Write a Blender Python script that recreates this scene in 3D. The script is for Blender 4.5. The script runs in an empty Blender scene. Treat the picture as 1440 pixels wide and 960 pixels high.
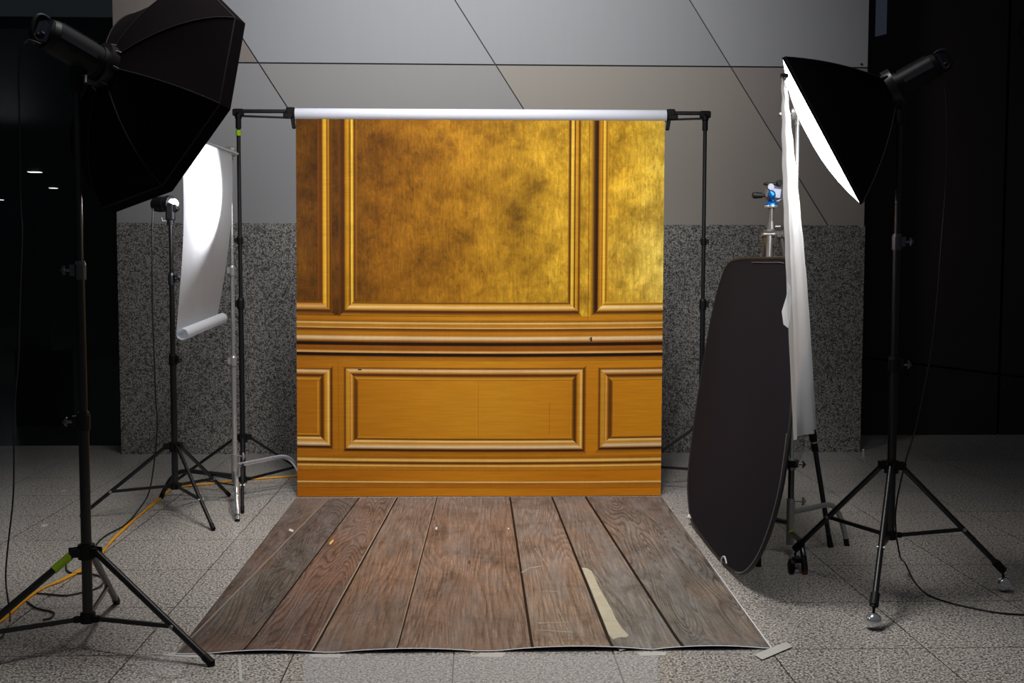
import bpy, math, random
from mathutils import Vector, Matrix
random.seed(7)
col = bpy.context.scene.collection
PI = math.pi
V = Vector

# ------------------------------------------------------------ camera
F = 1581.0
CAM = V((0, 0, 1.443))
RM = (Matrix.Rotation(math.radians(-1.88), 3, 'Z') @ Matrix.Rotation(math.radians(90 - 3.69), 3, 'X')
      @ Matrix.Rotation(math.radians(0.12), 3, 'Z'))
cam_data = bpy.data.cameras.new('camera'); cam = bpy.data.objects.new('camera', cam_data); col.objects.link(cam)
cam_data.sensor_width = 36; cam_data.lens = F / 1440 * 36
cam.matrix_world = Matrix.Translation(CAM) @ RM.to_4x4()
bpy.context.scene.camera = cam

def ray(px, py): return RM @ V(((px - 720) / F, -(py - 480) / F, -1))
def on_plane(px, py, p0, n):
    d = ray(px, py); return CAM + d * ((V(p0) - CAM).dot(V(n)) / d.dot(V(n)))
def fl(px, py, z=0.0): return on_plane(px, py, (0, 0, z), (0, 0, 1))
def aty(px, py, Y): return on_plane(px, py, (0, Y, 0), (0, 1, 0))

# ------------------------------------------------------------ colour / materials
def lin(c):
    r = []
    for x in c[:3]:
        x = max(0, x) / 255.0
        r.append(x / 12.92 if x <= 0.04045 else ((x + 0.055) / 1.055) ** 2.4)
    return (r[0], r[1], r[2], 1)

class NT:
    def __init__(s, name):
        s.m = bpy.data.materials.new(name); s.m.use_nodes = True
        s.t = s.m.node_tree; s.t.nodes.clear()
        s.out = s.t.nodes.new('ShaderNodeOutputMaterial')
    def n(s, typ, **kw):
        nd = s.t.nodes.new(typ)
        for k, v in kw.items():
            if k == 'ins':
                for kk, vv in v.items():
                    if hasattr(vv, 'is_output'): s.t.links.new(vv, nd.inputs[kk])
                    else: nd.inputs[kk].default_value = vv
            else: setattr(nd, k, v)
        return nd
    def link(s, a, b): s.t.links.new(a, b)
    def math(s, op, a, b=0.0, c=0.0): return s.n('ShaderNodeMath', operation=op, ins={0: a, 1: b, 2: c}).outputs[0]
    def mix(s, f, a, b, blend='MIX'):
        nd = s.n('ShaderNodeMix', data_type='RGBA', blend_type=blend)
        for i, v in ((0, f), (6, a), (7, b)):
            if hasattr(v, 'is_output'): s.t.links.new(v, nd.inputs[i])
            else: nd.inputs[i].default_value = v
        return nd.outputs[2]
    def coord(s, kind='Object', scale=(1, 1, 1), loc=(0, 0, 0)):
        tc = s.n('ShaderNodeTexCoord')
        mp = s.n('ShaderNodeMapping', ins={0: tc.outputs[kind], 1: loc, 3: scale})
        return mp.outputs[0]
    def noise(s, vec, scale, detail=2, rough=0.5, dist=0.0):
        return s.n('ShaderNodeTexNoise', ins={'Vector': vec, 'Scale': scale, 'Detail': detail, 'Roughness': rough, 'Distortion': dist}).outputs[0]
    def ramp(s, f, stops, interp='LINEAR'):
        nd = s.n('ShaderNodeValToRGB', ins={0: f}); cr = nd.color_ramp; cr.interpolation = interp
        while len(cr.elements) < len(stops): cr.elements.new(0.5)
        for e, (p, c) in zip(cr.elements, stops):
            e.position = p; e.color = c if len(c) == 4 else tuple(c) + (1,)
        return nd.outputs[0]
    def bsdf(s, **kw):
        b = s.n('ShaderNodeBsdfPrincipled', ins={k.replace('_', ' '): v for k, v in kw.items()})
        s.link(b.outputs[0], s.out.inputs[0]); return b

def g(v): return (v, v, v, 1)
def simple(name, c, rough=0.5, metal=0.0, var=0.12, scale=30, spec=0.5, **kw):
    t = NT(name); base = lin(c)
    f = t.noise(t.coord(), scale, 3)
    c1 = tuple(x * (1 - var) for x in base[:3]) + (1,); c2 = tuple(min(1, x * (1 + var)) for x in base[:3]) + (1,)
    colr = t.mix(f, c1, c2)
    b = t.bsdf(Base_Color=colr, Roughness=rough, Metallic=metal)
    b.inputs['Specular IOR Level'].default_value = spec
    for k, v in kw.items(): b.inputs[k.replace('_', ' ')].default_value = v
    return t.m

M = {}
M['black_paint'] = simple('black_paint', (21, 20, 23), 0.36)
M['black_plastic'] = simple('black_plastic', (17, 16, 18), 0.5, spec=0.25)
M['black_dark'] = simple('black_dark', (11, 10, 12), 0.55, spec=0.25)
M['black_fabric'] = simple('black_fabric', (20, 16, 18), 0.95, spec=0.02, scale=120)
M['seam_fabric'] = simple('seam_fabric', (44, 38, 40), 0.8, spec=0.1)
M['silver_fabric'] = simple('silver_fabric', (190, 190, 195), 0.4, 0.6)
M['chrome'] = simple('chrome', (225, 227, 232), 0.14, 0.8, var=0.04)
M['dull_metal'] = simple('dull_metal', (168, 166, 164), 0.36, 0.6)
M['dark_metal'] = simple('dark_metal', (98, 98, 104), 0.28, 0.9)
M['tripod_metal'] = simple('tripod_metal', (118, 115, 112), 0.32, 0.7)
M['head_metal'] = simple('head_metal', (112, 114, 128), 0.35, 0.5)
M['grey_leg'] = simple('grey_leg', (92, 90, 92), 0.4, 0.5)
M['green_tape'] = simple('green_tape', (150, 190, 20), 0.6)
M['white_tape'] = simple('white_tape', (205, 203, 196), 0.6)
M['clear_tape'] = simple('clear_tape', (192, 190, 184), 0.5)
M['red_plastic'] = simple('red_plastic', (150, 35, 28), 0.5)
M['blue_metal'] = simple('blue_metal', (30, 110, 190), 0.25, 0.7)
M['orange_rubber'] = simple('orange_rubber', (226, 158, 22), 0.5)
M['cable_rubber'] = simple('cable_rubber', (22, 21, 22), 0.45)
M['cable_pale'] = simple('cable_pale', (70, 68, 66), 0.4)
M['roll_paper'] = simple('roll_paper', (214, 216, 226), 0.7, var=0.03)
M['dark_hall'] = simple('dark_hall', (70, 70, 74), 0.8, scale=2)
M['teal_tape'] = simple('teal_tape', (40, 110, 125), 0.5)
M['gap_dark'] = simple('gap_dark', (52, 52, 56), 0.6)
M['display_blue'] = simple('display_blue', (30, 34, 55), 0.3)

def emis(name, c, s):
    t = NT(name); n_ = t.noise(t.coord(), 4, 1)
    c2 = t.mix(n_, tuple(x * 0.97 for x in c[:3]) + (1,), c)
    e = t.n('ShaderNodeEmission', ins={0: c2, 1: s}); t.link(e.outputs[0], t.out.inputs[0]); return t.m
M['glow_left'] = emis('glow_left', (1, 0.98, 0.95, 1), 3.0)
M['glow_right'] = emis('glow_right', (1, 0.99, 0.97, 1), 8.0)
M['flash_tube'] = emis('flash_tube', (1, 0.98, 1, 1), 60.0)
M['small_light'] = emis('small_light', (1, 0.98, 0.9, 1), 7.0)
M['blue_glow'] = emis('blue_glow', (0.55, 0.68, 1, 1), 0.028)

def translucent(name, c, tr, rough_noise=0.06, scale=8, stretch=(1, 1, 1), trans=0.0):
    t = NT(name); co = t.coord(scale=stretch)
    f = t.noise(co, scale, 4)
    base = lin(c)
    colr = t.mix(f, tuple(x * (1 - rough_noise) for x in base[:3]) + (1,), base)
    bump = t.n('ShaderNodeBump', ins={'Strength': 0.25, 'Distance': 0.02, 'Height': f})
    d = t.n('ShaderNodeBsdfDiffuse', ins={'Color': colr, 'Normal': bump.outputs[0]})
    r = t.n('ShaderNodeBsdfTranslucent', ins={'Color': colr, 'Normal': bump.outputs[0]})
    mx = t.n('ShaderNodeMixShader', ins={0: tr, 1: d.outputs[0], 2: r.outputs[0]})
    o = mx
    if trans > 0:
        tp = t.n('ShaderNodeBsdfTransparent')
        o = t.n('ShaderNodeMixShader', ins={0: trans, 1: mx.outputs[0], 2: tp.outputs[0]})
    t.link(o.outputs[0], t.out.inputs[0]); return t.m
M['diffusion_paper'] = translucent('diffusion_paper', (222, 226, 232), 0.45)
M['scrim_cloth'] = translucent('scrim_cloth', (246, 247, 250), 0.55, 0.14, 14, (1, 1, 0.25))
M['thin_plastic'] = translucent('thin_plastic', (150, 150, 165), 0.4, 0.2, 20, (1, 1, 0.3), 0.6)

# granite for the floor (tiles) and for the wainscot
def granite(name, light, mid, dark, fs, tiles=None, rough=0.3, spec=0.5):
    t = NT(name); co = t.coord()
    a = t.noise(co, fs, 2, 0.6)
    b = t.noise(co, fs * 0.45, 2, 0.5)
    big = t.noise(co, 0.9, 2)
    c = t.ramp(a, [(0.36, lin(dark)), (0.46, lin(mid)), (0.56, lin(light)), (0.72, lin(tuple(min(255, x * 1.15) for x in light)))])
    spk = t.ramp(b, [(0.36, g(0.42)), (0.47, g(1))])
    c = t.mix(1.0, c, spk, 'MULTIPLY')
    c = t.mix(1.0, c, t.ramp(big, [(0.3, g(0.9)), (0.7, g(1.0))]), 'MULTIPLY')
    if tiles:
        T, x0, y0 = tiles
        sp = t.n('ShaderNodeSeparateXYZ', ins={0: co})
        ms = []
        for ax, o0, w in ((0, x0, 0.0035), (1, y0, 0.0035)):
            u = t.math('DIVIDE', t.math('SUBTRACT', sp.outputs[ax], o0), T)
            fr = t.math('ABSOLUTE', t.math('SUBTRACT', t.math('FRACT', t.math('ADD', u, 0.5)), 0.5))
            ms.append(t.math('LESS_THAN', fr, w / T / 1.4))
        seam = t.math('MAXIMUM', ms[0], ms[1])
        # each tile its own slight tone
        fx = t.math('FLOOR', t.math('DIVIDE', t.math('SUBTRACT', sp.outputs[0], x0), T))
        fy = t.math('FLOOR', t.math('DIVIDE', t.math('SUBTRACT', sp.outputs[1], y0), T))
        cv = t.n('ShaderNodeCombineXYZ', ins={0: fx, 1: fy, 2: 0.0})
        wn = t.n('ShaderNodeTexWhiteNoise', noise_dimensions='3D', ins={'Vector': cv.outputs[0]})
        c = t.mix(1.0, c, t.ramp(wn.outputs[0], [(0, g(0.9)), (1, g(1.0))]), 'MULTIPLY')
        c = t.mix(seam, c, lin((34, 33, 33)))
    bs = t.bsdf(Base_Color=c, Roughness=rough)
    bs.inputs['Specular IOR Level'].default_value = spec
    return t.m
ty = fl(270, 920.3).y
M['floor_granite'] = granite('floor_granite', (210, 203, 195), (150, 145, 139), (40, 37, 35), 118, (0.6, -0.08, ty), 0.3, 0.45)
M['wall_granite'] = granite('wall_granite', (156, 152, 147), (112, 108, 105), (36, 35, 34), 92, None, 0.35, 0.4)

def panel_mat(name, c):
    t = NT(name); co = t.coord(scale=(1, 1, 1))
    f = t.noise(t.coord(scale=(3, 3, 0.4)), 6, 3)
    base = lin(c)
    colr = t.mix(f, tuple(x * 0.95 for x in base[:3]) + (1,), base)
    t.bsdf(Base_Color=colr, Roughness=0.6)
    return t.m

# ------------------------------------------------------------ mesh builder
class MB:
    def __init__(s): s.v = []; s.f = []; s.sm = []; s.mi = []; s.cc = []; s.cur = 0
    def face(s, idx, smooth=False, cols=None):
        s.f.append(tuple(idx)); s.sm.append(smooth); s.mi.append(s.cur); s.cc.append(cols)
    def poly(s, pts, cols=None, smooth=False):
        b = len(s.v); s.v += [V(p) for p in pts]; s.face(range(b, b + len(pts)), smooth, cols)
    def tube(s, pts, r, seg=12, caps=True):
        pts = [V(p) for p in pts]; n = len(pts)
        rs = r if isinstance(r, (list, tuple)) else [r] * n
        tan = []
        for i in range(n):
            d = (pts[min(i + 1, n - 1)] - pts[max(i - 1, 0)])
            tan.append(d.normalized() if d.length > 1e-9 else V((0, 0, 1)))
        up = V((0, 0, 1)) if abs(tan[0].z) < 0.9 else V((1, 0, 0))
        e = tan[0].cross(up).normalized(); rings = []
        for i in range(n):
            e = (e - tan[i] * e.dot(tan[i])).normalized(); q = tan[i].cross(e)
            b = len(s.v)
            s.v += [pts[i] + (e * math.cos(2 * PI * k / seg) + q * math.sin(2 * PI * k / seg)) * rs[i] for k in range(seg)]
            rings.append(b)
        for i in range(n - 1):
            for k in range(seg):
                k2 = (k + 1) % seg
                s.face((rings[i] + k, rings[i + 1] + k, rings[i + 1] + k2, rings[i] + k2), True)
        if caps:
            for i, rev in ((0, False), (n - 1, True)):
                if rs[i] < 1e-5: continue
                b = len(s.v); s.v += [s.v[rings[i] + k].copy() for k in range(seg)]
                idx = list(range(b, b + seg)); s.face(idx[::-1] if rev else idx)
        return s
    def lathe(s, o, axis, prof, seg=20):      # prof: (distance, radius); duplicates for hard edges come from separate tubes
        o = V(o); a = V(axis).normalized()
        pts = [o + a * d for d, r in prof]
        up = V((0, 0, 1)) if abs(a.z) < 0.9 else V((1, 0, 0))
        e = a.cross(up).normalized(); q = a.cross(e)
        for (d0, r0), (d1, r1) in zip(prof[:-1], prof[1:]):
            b = len(s.v)
            for d, r in ((d0, r0), (d1, r1)):
                s.v += [o + a * d + (e * math.cos(2 * PI * k / seg) + q * math.sin(2 * PI * k / seg)) * max(r, 1e-5) for k in range(seg)]
            for k in range(seg):
                k2 = (k + 1) % seg; s.face((b + k, b + seg + k, b + seg + k2, b + k2), True)
        return s
    def sphere(s, c, r, sx=1, sy=1, sz=1, nu=16, nv=10):
        c = V(c); b = len(s.v)
        for j in range(nv + 1):
            th = PI * j / nv
            for i in range(nu):
                ph = 2 * PI * i / nu
                s.v.append(c + V((math.sin(th) * math.cos(ph) * r * sx, math.sin(th) * math.sin(ph) * r * sy, math.cos(th) * r * sz)))
        for j in range(nv):
            for i in range(nu):
                i2 = (i + 1) % nu
                s.face((b + j * nu + i, b + (j + 1) * nu + i, b + (j + 1) * nu + i2, b + j * nu + i2), True)
        return s
    def box(s, c, size, rot=None, bev=0.0):
        c = V(c); hx, hy, hz = [x / 2 for x in size]; R_ = rot or Matrix.Identity(3)
        if bev <= 0:
            b = len(s.v)
            s.v += [c + R_ @ V((x * hx, y * hy, z * hz)) for x in (-1, 1) for y in (-1, 1) for z in (-1, 1)]
            for q in ((0, 1, 3, 2), (4, 6, 7, 5), (0, 4, 5, 1), (2, 3, 7, 6), (0, 2, 6, 4), (1, 5, 7, 3)): s.face([b + k for k in q])
            return s
        # bevelled along z edges and ends
        o = []
        for (sx, sy) in ((1, 1), (-1, 1), (-1, -1), (1, -1)):
            if sx * sy > 0: o += [(sx * hx, sy * (hy - bev)), (sx * (hx - bev), sy * hy)]
            else: o += [(sx * (hx - bev), sy * hy), (sx * hx, sy * (hy - bev))]
        lay = [(-hz, bev), (-hz + bev, 0), (hz - bev, 0), (hz, bev)]
        b = len(s.v)
        for z, ins in lay:
            for (x, y) in o:
                s.v.append(c + R_ @ V((x - math.copysign(ins, x) * (abs(x) > ins), y - math.copysign(ins, y) * (abs(y) > ins), z)))
        for j in range(3):
            for k in range(8): k2 = (k + 1) % 8; s.face((b + j * 8 + k, b + j * 8 + k2, b + j * 8 + 8 + k2, b + j * 8 + 8 + k))
        s.face([b + k for k in range(8)][::-1]); s.face([b + 24 + k for k in range(8)])
        return s
    def grid(s, P, nu, nv, smooth=True, cf=None):
        b = len(s.v)
        for j in range(nv + 1):
            for i in range(nu + 1): s.v.append(V(P(i / nu, j / nv)))
        for j in range(nv):
            for i in range(nu):
                a = b + j * (nu + 1) + i
                cols = None
                if cf: cols = [cf((i + di) / nu, (j + dj) / nv) for di, dj in ((0, 0), (1, 0), (1, 1), (0, 1))]
                s.face((a, a + 1, a + nu + 2, a + nu + 1), smooth, cols)
        return s

ROOTLOC = {}
def thing(name, loc, label, cat, group=None):
    o = bpy.data.objects.new(name, None); col.objects.link(o); o.location = loc
    o.empty_display_size = 0.1
    o['label'] = label; o['category'] = cat
    if group: o['group'] = group
    ROOTLOC[o.name] = V(loc); return o
def obj(name, mb, mat, parent=None, label=None, cat=None, group=None, kind=None, loc=None):
    o0 = V(loc) if loc is not None else (ROOTLOC[parent.name] if parent else V((0, 0, 0)))
    me = bpy.data.meshes.new(name)
    me.from_pydata([tuple(v - o0) for v in mb.v], [], mb.f)
    me.polygons.foreach_set('use_smooth', mb.sm)
    mats = mat if isinstance(mat, (list, tuple)) else [mat]
    for m in mats: me.materials.append(m)
    me.polygons.foreach_set('material_index', mb.mi)
    if any(c is not None for c in mb.cc):
        at = me.color_attributes.new('Col', 'FLOAT_COLOR', 'CORNER'); k = 0
        for f, c in zip(mb.f, mb.cc):
            for q in range(len(f)):
                at.data[k].color = c[q] if c else (0.5, 0.5, 0.5, 1); k += 1
    me.update()
    o = bpy.data.objects.new(name, me); col.objects.link(o)
    if parent: o.parent = parent
    else: o.location = o0
    ROOTLOC[o.name] = o0
    if label: o['label'] = label
    if cat: o['category'] = cat
    if group: o['group'] = group
    if kind: o['kind'] = kind
    return o

def lerp(a, b, t): return a + (b - a) * t
def smoothpath(pts, n=8):
    pts = [V(p) for p in pts]; out = []
    for i in range(len(pts) - 1):
        p0 = pts[max(i - 1, 0)]; p1 = pts[i]; p2 = pts[i + 1]; p3 = pts[min(i + 2, len(pts) - 1)]
        for k in range(n):
            t = k / n
            out.append(0.5 * ((2 * p1) + (p2 - p0) * t + (2 * p0 - 5 * p1 + 4 * p2 - p3) * t * t + (3 * p1 - p0 - 3 * p2 + p3) * t ** 3))
    out.append(pts[-1]); return out

# ============================================================ SETTING
YW = fl(690, 637).y
XL = fl(172, 638).x; XR = fl(1211, 636).x
m = MB(); m.poly([(-16, -3, 0), (16, -3, 0), (16, 34, 0), (-16, 34, 0)])
obj('floor', m, M['floor_granite'], kind='structure')
# back wall: core block, granite wainscot and cladding panels
HW = aty(690, 315, YW).z; HJ = aty(690, 90.5, YW).z; HT = 5.0
core = MB(); core.box(((XL + XR) / 2, YW + 0.33, HT / 2), (XR - XL - 0.02, 0.6, HT))
wall = obj('wall_back', core, M['gap_dark'], kind='structure')
m = MB(); m.box(((XL + XR) / 2, YW + 0.175, HW / 2), (XR - XL, 0.35, HW))
obj('wainscot', m, M['wall_granite'], wall)
cx = [aty(363, 89, YW).x, aty(697, 90, YW).x, aty(1028, 92, YW).x]
dx = (aty(1028, 92, YW).x - aty(1165, 316, YW).x) / (HJ - HW)     # slope of the slanted joints
XL2 = aty(161, 100, YW).x; XR2 = aty(1219, 100, YW).x
gp = 0.011
def clip(poly, a, b, c):      # keep a*x + b*z <= c
    out = []
    for i in range(len(poly)):
        p, q = poly[i], poly[(i + 1) % len(poly)]
        fp = a * p[0] + b * p[1] - c; fq = a * q[0] + b * q[1] - c
        if fp <= 0: out.append(p)
        if (fp < 0 < fq) or (fq < 0 < fp):
            t = fp / (fp - fq); out.append((p[0] + (q[0] - p[0]) * t, p[1] + (q[1] - p[1]) * t))
    return out
tones_up = [(140, 130, 124), (158, 159, 162), (158, 159, 161), (166, 166, 167)]
tones_lo = [(150, 149, 150), (150, 148, 146), (158, 150, 140), (152, 143, 137)]
for row, (z0, z1, tones) in enumerate(((HW, HJ - gp / 2, tones_lo), (HJ + gp / 2, HT, tones_up))):
    bounds = [None] + cx + [None]
    for k in range(4):
        poly = [(XL2 - 0.01, z0), (XR2 + 0.01, z0), (XR2 + 0.01, z1), (XL2 - 0.01, z1)]
        lo, hi = bounds[k], bounds[k + 1]
        # line x = c + dx*(z-HJ)
        if lo is not None: poly = clip(poly, -1, dx, -(lo + gp / 2) + dx * HJ)
        if hi is not None: poly = clip(poly, 1, -dx, hi - gp / 2 - dx * HJ)
        if len(poly) < 3: continue
        m = MB(); n = len(poly)
        m.poly([(x, YW + 0.015, z) for x, z in poly]); m.poly([(x, YW + 0.04, z) for x, z in poly][::-1])
        for i in range(n):
            (xa, za), (xb, zb) = poly[i], poly[(i + 1) % n]
            m.poly([(xa, YW + 0.015, za), (xa, YW + 0.04, za), (xb, YW + 0.04, zb), (xb, YW + 0.015, zb)])
        obj('wall_panel', m, panel_mat('wall_panel_tone', tones[k]), wall)
m = MB(); p = aty(1212, 90, YW); m.lathe(p + V((0, 0.01, 0)), (0, -1, 0), [(0, 0.008), (0.006, 0.008), (0.006, 0)], 10)
obj('panel_screw', m, M['black_dark'], wall)
# dark hall left, behind a tinted glass partition
tg = NT('tinted_glass'); a = tg.n('ShaderNodeBsdfTransparent', ins={0: (0.42, 0.45, 0.46, 1)})
b_ = tg.n('ShaderNodeBsdfGlossy', ins={0: (0.6, 0.65, 0.68, 1), 1: 0.08})
x_ = tg.n('ShaderNodeMixShader', ins={0: 0.03, 1: a.outputs[0], 2: b_.outputs[0]}); tg.link(x_.outputs[0], tg.out.inputs[0])
m = MB(); yg = YW + 0.45
m.box((XL - 5.0, yg, 2.5), (9.98, 0.012, 5.0))
obj('window_1', m, tg.m, kind='structure')
m = MB(); m.box((0, 33.9, 2.6), (34, 0.2, 5.2)); obj('wall_far', m, M['dark_hall'], kind='structure')
m = MB(); m.box((-16.1, 15, 2.6), (0.2, 38, 5.2)); obj('wall_left', m, M['dark_hall'], kind='structure')
hall_z = 3.4
m = MB(); m.box((XL - 6.5, 21.5, hall_z + 0.05), (13.0, 24, 0.1)); obj('ceiling', m, M['black_dark'], kind='structure')
for (px, py, w) in ((49, 242, 16), (75, 264.5, 9), (1, 281, 6)):
    p = on_plane(px, py, (0, 0, hall_z - 0.02), (0, 0, 1))
    wd = w / F * p.y
    t = thing('ceiling_light', (p.x, p.y, hall_z), {49: 'brightest small ceiling light in the dark hall on the left', 75: 'shorter ceiling light in the dark hall, right of the brightest one',
              1: 'small ceiling light at the very left edge of the dark hall'}[px], 'ceiling light')
    m = MB(); m.box((p.x, p.y, hall_z - 0.02), (wd, 0.16, 0.012)); obj('diffuser', m, M['small_light'], t)
    m = MB(); m.box((p.x, p.y, hall_z - 0.009), (wd + 0.06, 0.22, 0.012)); obj('frame', m, M['black_dark'], t)
m = MB(); c1 = aty(50, 500, 10.5); m.box((c1.x, 10.5, 0.92), (0.17, 0.3, 1.84)); m.box((c1.x + 0.08, 10.5, 0.35), (0.4, 0.34, 0.7))
obj('trim_1', m, M['black_dark'], kind='structure')
# dark panelled wall to the right
dp = simple('dark_panel', (50, 44, 45), 0.5, scale=1.5, var=0.2, spec=0.1)
dp2 = simple('dark_panel_lower', (44, 43, 44), 0.4, scale=1.5, var=0.2, spec=0.1)
xa = XR + 0.02; ya = YW + 0.9
m = MB(); m.box((xa + 4, ya + 0.15, 2.5), (8.6, 0.1, 5.0)); wr = obj('wall_right', m, M['black_dark'], kind='structure')
xs = aty(1412, 300, ya).x
zs0 = aty(1215, 497, ya).z; zs1 = aty(1440, 531, ya).z; xq = aty(1440, 531, ya).x
sl = (zs1 - zs0) / (xq - xa)
def zs(x): return zs0 + sl * (x - xa)
for (x0, x1) in ((xa - 0.3, xs - 0.012), (xs + 0.012, xa + 5.2)):
    m = MB()
    m.poly([(x0, ya, zs(x0) + 0.014), (x1, ya, zs(x1) + 0.014), (x1, ya, 5), (x0, ya, 5)]); obj('wall_panel', m, dp, wr)
    m = MB()
    m.poly([(x0, ya, 0), (x1, ya, 0), (x1, ya, zs(x1) - 0.004), (x0, ya, zs(x0) - 0.004)]); obj('wall_panel', m, dp2, wr)
m = MB(); p0 = aty(1230, 52, ya); p1 = aty(1246, 48, ya)
m.poly([(p0.x, ya - 0.01, p0.z), (p1.x, ya - 0.01, p1.z), (p1.x, ya - 0.01, 4.6), (p0.x, ya - 0.01, 4.6)])
obj('window_2', m, M['blue_glow'], kind='structure')
p = aty(1445, 42, ya)
m = MB(); m.tube([p + V((math.cos(a) * 0.07, -0.02, math.sin(a) * 0.09)) for a in [k * PI / 12 for k in range(25)]], 0.009, 6)
obj('wall_ring', m, M['black_dark'], label='black ring fixed high on the dark wall at the right edge', cat='wall fitting')
m = MB(); p = fl(1214, 640); m.lathe(p, (0, 0, 1), [(0, 0.012), (0.03, 0.010), (0.036, 0.006), (0.036, 0)], 12); m.sphere(p + V((0, 0, 0.04)), 0.011)
obj('door_stop', m, M['chrome'], label='tiny chrome door stop on the floor at the right foot of the granite wall', cat='door stop', loc=p)

# ============================================================ BACKDROP
YB = fl(690, 698).y
pTL = aty(416, 166, YB); pTR = aty(935, 169, YB); pBL = aty(418, 699, YB); pBR = aty(929, 698.5, YB)
U0, U1, V0, V1 = 416.0, 934.0, 168.0, 698.0
def BP(u, v, off=0.0):
    s = (u - U0) / (U1 - U0); t = (v - V0) / (V1 - V0)
    sag = 0.0
    if v > V0 + 2 and v < V1 - 2: t += 2.2 / 530 * (1 - (2 * s - 1) ** 2) * min(1, (v - 300) / 150 if v > 300 else 0) * min(1, (V1 - v) / 40)
    top = pTL.lerp(pTR, s); bot = pBL.lerp(pBR, s); p = top.lerp(bot, t)
    wav = 0.006 * math.sin(s * 5 + 1) * t
    return V((p.x, YB + wav - off + 0.0, max(p.z, 0.004)))
def C(c, a=0.3):
    l = lin(c); return (l[0], l[1], l[2], a)
def cmix(stops, x):
    for (p, c), (p2, c2) in zip(stops[:-1], stops[1:]):
        if x <= p2:
            t = 0 if p2 == p else max(0, (x - p) / (p2 - p)); return tuple(lerp(c[i], c2[i], t) for i in range(3))
    return stops[-1][1]
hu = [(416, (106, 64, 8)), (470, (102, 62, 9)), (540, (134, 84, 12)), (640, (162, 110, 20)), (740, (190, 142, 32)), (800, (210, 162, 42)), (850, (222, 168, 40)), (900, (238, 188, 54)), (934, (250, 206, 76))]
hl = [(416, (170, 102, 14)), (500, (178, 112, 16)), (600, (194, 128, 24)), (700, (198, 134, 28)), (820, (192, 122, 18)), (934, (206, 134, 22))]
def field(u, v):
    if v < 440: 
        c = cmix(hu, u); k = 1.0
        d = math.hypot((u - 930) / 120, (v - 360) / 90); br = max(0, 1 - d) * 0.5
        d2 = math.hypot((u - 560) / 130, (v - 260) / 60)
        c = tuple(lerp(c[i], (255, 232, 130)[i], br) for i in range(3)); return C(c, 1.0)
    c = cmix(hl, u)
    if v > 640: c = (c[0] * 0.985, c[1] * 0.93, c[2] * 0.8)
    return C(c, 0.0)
def mulc(c, k): return tuple(x * k for x in c)
bd = MB()
NU = 26
rows = [168, 200, 240, 290, 340, 390, 439, 441, 500, 560, 620, 660, 698]
us = [U0 + (U1 - U0) * i / NU for i in range(NU + 1)]
for j in range(len(rows) - 1):
    for i in range(NU):
        q = [(us[i], rows[j]), (us[i + 1], rows[j]), (us[i + 1], rows[j + 1]), (us[i], rows[j + 1])]
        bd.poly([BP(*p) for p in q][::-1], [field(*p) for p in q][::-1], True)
def hband(stops, u0=U0, u1=U1, off=0.0012, mod=None):     # stops: (v, colour)
    n = 20
    for (va, ca), (vb, cb) in zip(stops[:-1], stops[1:]):
        for i in range(n):
            ua = lerp(u0, u1, i / n); ub = lerp(u0, u1, (i + 1) / n)
            q = [(ua, va, ca), (ub, va, ca), (ub, vb, cb), (ua, vb, cb)]
            bd.poly([BP(u, v, off) for u, v, c in q][::-1], [C(mulc(c, 0.93 + 0.07 * (u - U0) / 500), 0.15) for u, v, c in q][::-1], True)
hband([(445, (176, 116, 24)), (448.2, (150, 92, 18)), (448.8, (236, 192, 110)), (450.5, (222, 172, 88)), (452, (180, 118, 30)), (455, (196, 132, 44)), (456.8, (236, 186, 100)), (457.6, (96, 50, 5)), (460, (120, 66, 7)), (463, (192, 124, 26)),
       (467.5, (188, 118, 22)), (468.3, (216, 172, 106)), (470, (238, 206, 158)), (472.5, (224, 184, 128)), (474.5, (170, 108, 36)), (476.5, (110, 60, 8)), (477.4, (32, 14, 1)), (480.9, (40, 18, 2)), (482, (152, 88, 14)), (488, (150, 84, 10)),
       (489, (212, 152, 74)), (491, (234, 186, 116)), (492, (110, 60, 8)), (492.6, (28, 12, 1)), (496, (36, 16, 2)), (497.5, (160, 96, 14)), (502, (186, 118, 22))])
hband([(636, (186, 116, 20)), (640.5, (160, 94, 12)), (641.3, (206, 150, 54)), (643.5, (246, 204, 116)), (645, (220, 162, 70)), (646.2, (110, 60, 8)), (648.5, (110, 60, 8)), (650, (206, 146, 52)), (651.5, (248, 204, 112)), (652.8, (190, 122, 30)), (658, (188, 116, 22))])
hband([(674, (190, 118, 24)), (674.6, (240, 196, 118)), (676, (240, 196, 118)), (676.8, (170, 102, 18)), (684, (184, 112, 22))])
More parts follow.
